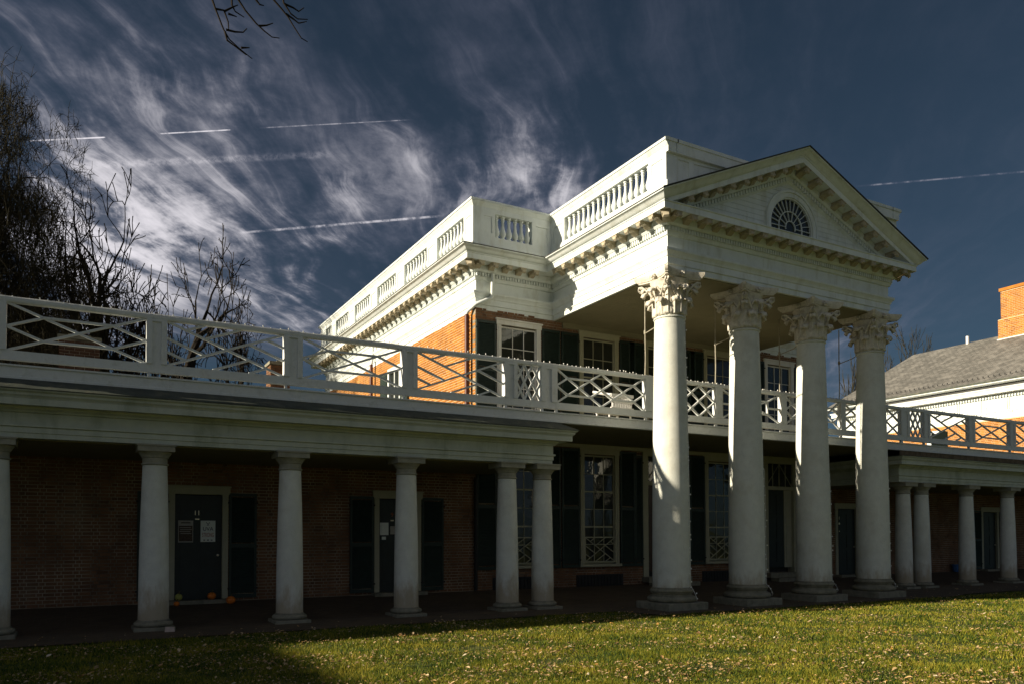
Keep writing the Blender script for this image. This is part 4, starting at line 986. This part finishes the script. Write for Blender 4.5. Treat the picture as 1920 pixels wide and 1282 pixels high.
half = lambda P, a, b: [(a+(b-a)*u0, v0, a+(b-a)*u1, v1, f) for u0, v0, u1, v1, f in P]
PD = [(0, 1, .5, 0, 0), (0, 0, .5, 1, 1), (.5, 1, 1, 0, 0), (.5, 0, 1, 1, 1), (0, .5, .125, .75, 2), (0, .5, .125, .25, 3), (1, .5, .875, .75, 2), (1, .5, .875, .25, 3), (.375, .75, .625, .25, 5), (.375, .25, .625, .75, 6),
      (.125, .75, .375, .75, 4), (.125, .25, .375, .25, 4), (.625, .75, .875, .75, 4), (.625, .25, .875, .25, 4)]
PC = [(0, .75, .5, 0, 0), (0, .25, .5, 1, 1), (.5, 1, 1, .25, 0), (.5, 0, 1, .75, 1), (0, 1, .83, 0, 2), (.17, 0, 1, 1, 3)]
PC = [(0, .5, .33, 0, 0), (0, .5, .33, 1, 1), (.0, 1, .66, 0, 0), (0, 0, .66, 1, 1), (.33, 1, 1, 0, 0), (.33, 0, 1, 1, 1), (.66, 1, 1, .5, 0), (.66, 0, 1, .5, 1)]
PE = [(0, 1, .22, .72, 0), (0, 0, .22, .28, 1), (.22, .72, .22, .28, 2), (1, 1, .78, .72, 1), (1, 0, .78, .28, 0), (.78, .72, .78, .28, 2), (.22, .72, .78, .28, 3), (.22, .28, .78, .72, 4), (.22, .72, .78, .72, 5), (.22, .28, .78, .28, 5), (.38, .72, .38, 1, 2), (.62, .72, .62, 1, 2), (.38, .28, .38, 0, 2), (.62, .28, .62, 0, 2), (0, .5, .22, .5, 6), (.78, .5, 1, .5, 6)]
PF = [(0, 1, 1, 0, 0), (0, 0, 1, 1, 1), (0, .5, .5, 1, 2), (.5, 1, 1, .5, 3), (1, .5, .5, 0, 2), (.5, 0, 0, .5, 3)]
PF2 = half(PF, 0, .5)+half(PF, .5, 1)
def railing(label, posts, bays, x0, x1):
    r = thing('railing', label, 'railing', ((x0+x1)/2, YR, 4.67), 'white lattice railings above the colonnades')
    mb = MB(); mb.sweep([(-.06, ZT0), (.05, ZT0), (.06, ZT0+.03), (.06, ZT1-.012), (.05, ZT1), (-.06, ZT1)], [(x0, YR), (x1, YR)], side=1); mb.build('top_rail', 'rail_paint', r)
    mb = MB(); mb.box((x0, YR-.05, ZB0), (x1, YR+.05, ZB1)); mb.build('bottom_rail', 'rail_paint', r)
    for a, b in posts:
        mb = MB(); w = b-a
        if w > .28:
            s = w*.28; mb.box((a, YR-.075, ZB1+.001), (a+s, YR+.075, ZT0-.001)); mb.box((b-s, YR-.075, ZB1+.001), (b, YR+.075, ZT0-.001)); mb.box((a+s, YR-.045, ZB1+.001), (b-s, YR+.045, ZT0-.001)); mb.box((a+s, YR-.072, ZT0-.045), (b-s, YR+.072, ZT0-.001))
        else: mb.box((a, YR-.07, ZB1+.001), (b, YR+.07, ZT0-.001))
        mb.box((a+.03, YR-.04, 4.66), (a+.07, YR+.04, ZB0)); mb.build('post', 'rail_paint', r)
    for (a, b), P in zip(zip([p[1] for p in posts], [p[0] for p in posts][1:]), bays): lat(r, a, b, P)
    return r
railing('white lattice railing on top of the left colonnade, bare trees behind it', [(-13.9, -13.52), (-11.34, -10.99), (-8.84, -8.47), (-6.33, -5.98), (-3.82, -3.48), (-2.83, -2.43)], [PA, PB, PA, PB, PC], -14.9, -2.43)
rb = railing('white lattice balcony railing running behind the giant columns', [(-2.43, -2.38), (.29, .54), (2.70, 2.95), (5.22, 5.44), (7.78, 7.99), (10.66, 10.70)], [PD, PF2, PE, PD, PF2], -2.428, 10.70)
railing('shaded lattice railing on the right colonnade in front of the brick building', [(10.702, 11.1), (11.85, 12.18), (14.35, 14.7), (16.85, 17.2), (19.35, 19.7), (21.85, 22.2)], [PC, PB, PA, PB, PA], 10.702, 22.2)

# string lights
def lights(pts, label, pitch=.16, sz=.009, name='string_lights'):
    o = thing(name, label, 'string lights', pts[0]); mb = MB(); mb.tube(pts, .007, 4); mb.build('wire', 'wire_white', o); mb = MB()
    for p, q in zip(pts, pts[1:]):
        p = Vector(p); q = Vector(q); L = (q-p).length; k = max(1, int(L/pitch))
        for i in range(k):
            c = p.lerp(q, (i+random.random()*.5)/k)+Vector((random.uniform(-.03, .03), random.uniform(-.03, .03), random.uniform(-.005, .04)))
            mb.box(c-Vector((sz, sz, sz*1.6)), c+Vector((sz, sz, sz*1.6)))
    mb.build('bulbs', 'bulb_white', o, kind='stuff')
lights([(-14.8+i*.5, YR-.03+.03*(i % 2), ZT1+.012) for i in range(26)], 'white string lights lying along the left railing top', .15)
lights([(-2.3+i*.5, YR-.03+.03*(i % 2), ZT1+.012) for i in range(26)], 'white string lights lying along the balcony railing top', .12)
lights([(10.8+i*.5, YR-.03+.03*(i % 2), ZT1+.012) for i in range(23)], 'string lights lying along the right railing top', .22)
th = R(-73)
def drop(cx, ang, ztop, zbot, label, foot=True):
    pts = []
    n = 14
    for i in range(n+1):
        z = ztop+(zbot-ztop)*i/n; t = min(1, max(0, (z-.511)/6.35)); r = .45-.09*t**1.7+.02; a = R(ang+random.uniform(-2, 2)); pts.append((cx+r*math.cos(a), r*math.sin(a), z))
    if foot: a = R(ang); pts += [(cx+.56*math.cos(a), .56*math.sin(a), .40), (cx+.62*math.cos(a), .62*math.sin(a), .26), (cx+.60*math.cos(a+.1), .60*math.sin(a+.1), .20)]
    lights(pts, label, .14, .010)
drop(0, -62, 7.1, .55, 'string lights hanging down the nearest giant column')
drop(DG, -44, 3.4, .5, 'string lights hanging down the second giant column')
drop(2*DG, -38, 3.4, .5, 'string lights hanging down the third giant column')
drop(3*DG, -34, 3.3, .5, 'string lights hanging down the rightmost giant column')

# white chair on the balcony
ch = thing('chair', 'low white woven chair on the balcony behind the lattice', 'chair', (-.1, 2.1, 4.67))
mb = MB(); mb.box((-.45, 1.85, 4.95), (.28, 2.45, 5.0)); mb.build('seat', 'chair_white', ch)
mb = MB()
for i in range(12): mb.box((-.38+i*.055, 1.80, 5.02), (-.355+i*.055, 1.83, 5.32))
mb.box((-.42, 1.79, 5.32), (.30, 1.84, 5.40)); mb.box((-.42, 1.79, 5.0), (.30, 1.84, 5.05)); mb.box((-.41, 1.795, 5.17), (.29, 1.835, 5.20)); mb.build('backrest', 'chair_white', ch)
mb = MB(); mb.bar((-.42, 1.82, 5.36), (-.60, 2.35, 5.50), .05, .05); mb.bar((.28, 1.82, 5.36), (.30, 2.4, 5.30), .05, .05); mb.build('armrest', 'chair_white', ch)
for x in (-.42, .25):
    for y in (1.87, 2.42): mb = MB(); mb.box((x-.02, y-.02, 4.665), (x+.02, y+.02, 4.95)); mb.build('leg', 'chair_white', ch)

# ------------------------------------------------------------------ far pavilion on the right
fb = thing('neighbour_house', 'sunlit brick building with grey slate roof behind the right railing', 'building', (36, 13, 0))
X2, YN, YFa = 30.0, 2.0, 18.6
brick_wall(fb, 0, X2, 1, YN, YFa, 5.2, 7.83, [(11.85, 13.0, 4.5, 7.55)], nind=0, H=.075, J=.014, L=.24)
mb = MB(); mb.box((X2+.31, YN, 0), (44, YFa, 7.9)); mb.build('core', 'roof_dark', fb)
def fsw(name, prof, m='white_clean'): mb = MB(); mb.sweep(prof, [(44, YFa), (X2, YFa), (X2, YN)], side=1); return mb.build(name, m, fb, smooth=30)
fsw('architrave', [(-.3, 7.83), (0, 7.83), (0, 8.18), (.05, 8.20), (.05, 8.26), (-.3, 8.26)]); fsw('frieze', [(-.3, 8.262), (-.01, 8.262), (-.01, 8.92), (-.3, 8.92)])
fsw('cornice', [(-.3, 8.922), (.04, 8.922), (.05, 9.0), (.16, 9.06), (.18, 9.12), (.45, 9.14), (.45, 9.32), (.5, 9.34), (.52, 9.42), (-.3, 9.42)])
fsw('soffit_shade', [(.0, 9.422), (.36, 9.422), (.36, 9.60), (.0, 9.60)], 'roof_dark'); fsw('gutter', [(.1, 9.60), (.52, 9.60), (.62, 9.66), (.64, 9.75), (.1, 9.75)])  # dark band under the gutter: eave shade put in as colour
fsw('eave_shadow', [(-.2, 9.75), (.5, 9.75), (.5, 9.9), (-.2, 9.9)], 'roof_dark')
mb = MB()
y = YN
while y < YFa: mb.box((X2-.14, y, 8.95), (X2-.04, y+.07, 9.05)); y += .15
mb.build('dentils', 'white_clean', fb, kind='stuff')
y = 3.0; k = 0
while y < YFa-.3:
    mb = MB()
    for j in range(3): mb.box((X2-.035, y+j*.12, 8.27), (X2+.0, y+j*.12+.085, 8.90))
    mb.box((X2-.05, y-.03, 8.13), (X2-.02, y+.36, 8.175)); mb.build('triglyph', 'white_clean', fb); y += 1.32
rz, ex = 13.5, .65
rfv = [(X2-ex, YN-6, 9.78), (X2-ex, YFa+ex, 9.78), (44+ex, YFa+ex, 9.78), (44+ex, YN-6, 9.78), (36.5, YN-6, rz+.05), (36.5, 17.5, rz+.05)]
rfv = [(X2-ex, YN-6, 9.80), (X2-ex, YFa+ex, 9.80), (43+ex, YFa+ex, 9.80), (43+ex, YN-6, 9.80), (36.3, YN-6, 13.72), (36.3, 17.9, 13.72)]
mb = MB(); mb.add(rfv, [(0, 4, 5, 1), (1, 5, 2), (2, 5, 4, 3)]); mb.build('roof', 'slate', fb)
mb = MB(); mb.box((X2-ex-.01, YN-6, 9.72), (X2-ex+.06, YFa+ex, 9.81)); mb.box((X2-ex+.06, YFa+ex-.06, 9.72), (43, YFa+ex, 9.81)); mb.build('roof_edge', 'slate_metal', fb)
mb = MB()
for i in range(60): mb.box((X2-ex+.35, 2+i*.28, 10.06), (X2-ex+.39, 2.05+i*.28, 10.16))
mb.build('snow_guards', 'iron', fb, kind='stuff')
mb = MB(); mb.lathe([(.09, 13.1), (.09, 14.1)], (36.2, 14.2, 0), 12); mb.build('vent_pipe', 'gutter_white', fb)
chm = MB(); chm.box((35.6, 9.0, 12.0), (37.4, 12.0, 14.5)); chm = chm.build('chimney', 'mortar_light', fb)
mb = MB(); mb.prism([(35.55, 8.95, 13.05), (35.55, 12.05, 13.05), (35.55, 12.05, 13.35), (35.55, 8.95, 13.35)], (.03, 0, 0)); mb.build('flashing', 'gutter_white', chm)
# chimney bricks in courses
def chimney_bricks(parent, x0, x1, y0, y1, z0, z1, name='bricks', L=.22, H=.07, J=.012, bm='brick'):
    mb = MB(); z = z0; row = 0
    while z+H < z1:
        for (ax, pl, a, b) in ((0, x0, y0, y1), (1, y0, x0, x1)):
            u = a-(0 if row % 2 else .11)
            while u < b:
                p, q = max(a, u), min(b, u+L)
                if q-p > .03:
                    if ax == 0: mb.box((pl-.012, p, z), (pl+.03, q, z+H), random.random())
                    else: mb.box((p, pl-.0121, z), (q, pl+.03, z+H), random.random())
                u += L+J
        z += H+J; row += 1
    return mb.build(name, bm, parent, kind='stuff')
chimney_bricks(chm, 35.6, 37.4, 9.0, 12.0, 12.4, 14.5, H=.085, J=.019, L=.25)
c2 = MB(); c2.box((35.75, 9.1, 14.5), (37.3, 11.9, 16.3)); c2 = c2.build('chimney_stack', 'mortar_light', fb); chimney_bricks(c2, 35.75, 37.3, 9.1, 11.9, 14.5, 16.2, H=.085, J=.019, L=.25)
c3 = MB(); c3.box((35.68, 9.03, 16.2), (37.35, 11.97, 16.38)); c3.build('chimney_cap', 'brick', c2)
wn = MB(); wn.box((X2-.03, 12.7, 5.2), (X2+.1, 12.95, 7.6)); wn.box((X2-.03, 12.1, 7.45), (X2+.1, 12.7, 7.6)); wn = wn.build('window', 'white_clean', fb); mb = MB(); mb.box((X2+.05, 12.0, 5.2), (X2+.07, 12.7, 7.45)); mb.build('blind', 'dark_blind', wn)
mb = MB(); mb.box((X2-.06, 11.75, 5.2), (X2-.015, 12.3, 7.5)); mb.build('shutter', 'dark_blind', fb)

# chimneys rising behind the left wing
brick_mat('brick_dark', (.085, .042, .024), (.12, .06, .035), (.05, .028, .018))
def wing_chimney(x0, x1, y0, y1, z0, z1, label, bm='brick_wing'):
    o = thing('chimney', label, 'chimney', ((x0+x1)/2, (y0+y1)/2, z0)); mb = MB(); mb.box((x0, y0, z0), (x1, y1, z1)); mb.build('core', 'mortar', o)
    chimney_bricks(o, x0, x1, y0, y1, z0, z1, bm=bm); mb = MB(); mb.box((x0-.05, y0-.05, z1), (x1+.05, y1+.05, z1+.09)); mb.box((x0+.2, y0+.15, z1+.091), (x1-.2, y1-.1, z1+.16)); mb.build('cap', 'base_stone', o)
wing_chimney(-12.85, -11.92, 9.0, 9.6, 4.0, 6.92, 'dark brick chimney behind the left railing, first bay', 'brick_dark')
wing_chimney(-7.45, -6.9, 9.0, 9.6, 4.0, 6.80, 'sunlit brick chimney partly hidden by a railing post')
# eaves of the wing behind, keeps the view under the bottom rail honest
# ------------------------------------------------------------------ neighbouring pavilion up the lawn (left, outside the frame)
nb = thing('neighbour_pavilion', 'next white and brick pavilion along the lawn, left outside the frame', 'building', (-42, 4.7, 0))
mb = MB(); mb.box((-48, 4.7, 0), (-35.5, 18, 7.97)); mb.build('walls', 'brick', nb)
mb = MB(); mb.box((-48.6, 4.1, 7.97), (-34.9, 18.6, 9.49)); mb.box((-46, -1.1, 7.97), (-37, 4.1, 9.3)); mb.build('entablature', 'white_clean', nb)
mb = MB(); mb.prism([(-46.2, -1.1, 9.3), (-36.8, -1.1, 9.3), (-41.5, -1.1, 10.2)], (0, 5.2, 0)); mb.build('pediment', 'white_clean', nb)
mb = MB()
for x in (-45.3, -42.8, -40.3, -37.8): mb.lathe([(.5, 0), (.45, .5), (.36, 7.9)], (x, -.4, 0), 24)
mb.build('columns', 'stucco', nb)

# ------------------------------------------------------------------ bare trees
def tree(name, label, base, h, spread, m, seed, levels=5, r0=.28, forks=(3, 3), trunk=.28, gn=(1.0, .72), droop=0, kn=False, cat='tree', seg_n=5, wander=.16, lean=(0, 0), twig_r=.011, upb=.25, up0=None, dens=1.0, cutfn=None, group=None, rad=None, L1=None, limbs=0, rbase=None, tk=1.0):
    rd = random.Random(seed); o = thing(name, label, cat, base, group); tr = MB(); cr = MB(); tw = MB()
    def rv(s): return Vector((rd.gauss(0, s), rd.gauss(0, s), rd.gauss(0, s)))
    specs = []
    def branch(p, d, L, r, lv):
        n = max(3, seg_n-(levels-lv)//2); pts = [p.copy()]; rr_ = [r]; kids = []
        re = max(twig_r*.55, r*(.62 if lv > 1 else .4))
        for i in range(n):
            d = (d+rv(wander)+Vector((0, 0, upb*.22 if not droop or lv > droop else -.05))).normalized(); p = p+d*(L/n); pts.append(p.copy()); rr_.append(r+(re-r)*(i+1)/n); kids.append((p.copy(), d.copy(), rr_[-1], (i+1)/n))
        if kn and lv == 0: rr_[-1] = rr_[-1]*1.7
        mb_ = tr if lv == levels else (cr if lv > 1 else tw)
        specs.append((mb_, pts, rr_, 8 if lv >= levels-1 else (5 if lv > 1 else 3), lv == 0))
        if lv == 0: return
        nk = limbs if (limbs and lv == levels) else rd.randint(*forks)
        for k in range(nk):
            kp, kd, kr, f = kids[-1] if k == 0 else kids[rd.randint(max(0, n//3), n-1)]
            if rd.random() > dens and k > 0: continue
            ax = rv(1.0); ax = (ax-kd*ax.dot(kd)).normalized(); an = spread*(rd.uniform(.25, .6) if k == 0 else rd.uniform(.7, 1.25))
            nd = (kd*math.cos(an)+ax*math.sin(an)).normalized()
            branch(kp, nd, (h*L1*rd.uniform(.8, 1.15)) if (L1 and lv == levels) else L*rd.uniform(.62, .85)*(gn[1]/.72), max(twig_r, (rbase if (rbase and lv == levels) else kr*(.82 if k == 0 else .66))), lv-1)
    d0 = Vector((lean[0], lean[1], 1)).normalized()
    branch(Vector(base), d0, h*trunk, r0, levels)
    b0 = Vector(base); zs = sorted(q.z for sp in specs for q in sp[1]); k_ = h/zs[int(len(zs)*.998)]
    hs = sorted(math.hypot(q.x-b0.x, q.y-b0.y) for sp in specs for q in sp[1]); kh = (rad/hs[int(len(hs)*.985)]) if rad else k_
    for mb_, pts, rr_, sg, cp_ in specs: mb_.tube([Vector((b0.x+(q.x-b0.x)*kh, b0.y+(q.y-b0.y)*kh, b0.z+(q.z-b0.z)*k_)) for q in pts], [r_*tk for r_ in rr_], sg, cap=cp_)
    tr.build('trunk', m, o, smooth=60); cr.build('branches', m, o); tw.build('twigs', m, o, kind='stuff'); return o
B = lambda px, y: tuple(at(px, 700, 1, y)[:2])+(0,)
def bx_(px, y): p = at(px, 800, 1, y); return (p.x, y, 0)
G_ = 'bare trees behind the left wing'
tree('bare_tree', 'bare knobbly tree behind the left railing, tallest and leftmost of the dark pair', bx_(235, 28), 18.6, .95, 'bark_dark', 29, levels=6, r0=.34, forks=(2, 3), trunk=.50, L1=.18, twig_r=.022, kn=True, upb=.08, wander=.19, group=G_, limbs=9, rad=5.3, rbase=.21, tk=1.25)
tree('bare_tree', 'bare knobbly tree behind the left railing, right one of the dark pair', bx_(372, 29), 18.6, .85, 'bark_dark', 27, levels=6, r0=.32, forks=(2, 3), trunk=.50, L1=.18, twig_r=.022, kn=True, upb=.08, wander=.19, group=G_, limbs=9, rad=5.0, rbase=.21, tk=1.25)
tree('bare_tree', 'smaller thin bare tree between the dark pair and the pavilion roof', bx_(505, 32), 15.4, .8, 'bark_dark', 5, levels=5, r0=.20, forks=(3, 3), trunk=.60, L1=.11, twig_r=.018, kn=True, upb=.12, group=G_, limbs=5, rad=3.0, rbase=.10)
tree('bare_tree', 'low sparse bare tree rising just above the left end of the railing', bx_(60, 30), 12.6, .8, 'bark_dark', 8, levels=5, r0=.2, forks=(2, 3), trunk=.60, L1=.11, twig_r=.018, kn=True, upb=.12, group=G_, limbs=5, rad=3.2, rbase=.10)
tree('twiggy_tree', 'large fine twigged tree filling the left edge of the photo', bx_(-175, 24), 22.6, 1.1, 'bark_fine', 31, levels=8, r0=.5, forks=(3, 4), trunk=.46, L1=.17, twig_r=.011, upb=.02, wander=.16, droop=1, dens=1.0, limbs=11, rad=7.3, rbase=.2)
tree('reddish_tree', 'distant bare tree with a few reddish leaves behind the slate roof', (60.5, 40, 0), 20.6, .6, 'bark_fine', 3, levels=6, r0=.4, forks=(3, 3), trunk=.4, twig_r=.03, upb=.2, rad=3.2, limbs=5)
tree('distant_tree', 'distant bare tree just right of the rightmost giant capital', (69, 41, 0), 25.0, .6, 'bark_fine', 4, levels=6, r0=.5, forks=(3, 3), trunk=.4, twig_r=.03, upb=.15, rad=6.5, limbs=6)

# twigs hanging into the top of the frame from a tree standing left of the camera
ot = thing('overhanging_tree', 'bare twigs hanging into the top left of the photo', 'tree', (-17.5, -7.5, 0))
mb = MB(); mb.tube([(-17.5, -7.5, -.05), (-17.4, -7.45, 2.5), (-17.2, -7.4, 5.0), (-16.6, -7.2, 7.5), (-16.2, -7.2, 10)], [.38, .30, .27, .2, .12], 12); mb.build('trunk', 'bark_dark', ot, smooth=60)
mb = MB(); mb.tube([(-16.9, -7.3, 6.4), (-15.2, -6.9, 8.0), (-13.2, -6.4, 8.7), (-11.4, -6.05, 8.5), (-10.6, -5.9, 8.0)], [.14, .10, .06, .035, .02], 8); mb.tube([(-13.2, -6.4, 8.7), (-12.2, -6.2, 8.4), (-11.35, -6.0, 7.5)], [.04, .025, .015], 6); mb.build('limb', 'bark_dark', ot)
def T(p): return at(p[0], p[1], 1, -6.0)
tw = [[(395, -60), (398, 0), (404, 17), (419, 55), (430, 74), (447, 90), (473, 111)], [(404, 17), (420, 20), (428, 42), (429, 58)], [(424, 56), (440, 60), (456, 61), (463, 54)], [(422, 60), (426, 76), (442, 88), (462, 104)],
      [(433, -50), (435, 10), (441, 22), (458, 33)], [(420, 22), (436, 14), (446, 10)], [(428, 26), (444, 32)], [(440, -60), (447, 0), (460, 20), (480, 44), (496, 59), (510, 70), (524, 72)], [(486, 49), (500, 48), (512, 44)],
      [(505, -60), (513, 0), (528, 17), (540, 32), (552, 52), (565, 72), (577, 79)], [(536, 26), (550, 36), (560, 44), (575, 41)], [(525, -50), (532, 6), (545, 26), (558, 36), (577, 37)], [(534, 8), (550, 15), (560, 22), (570, 15)],
      [(480, 0), (487, 9), (495, 11)], [(452, 90), (468, 90)]]
mb = MB()
for t in tw: n = len(t); mb.tube([T(p) for p in t], [.013*(1-.62*i/(n-1)) for i in range(n)], 5, True)
mb.build('twigs', 'bark_dark', ot)
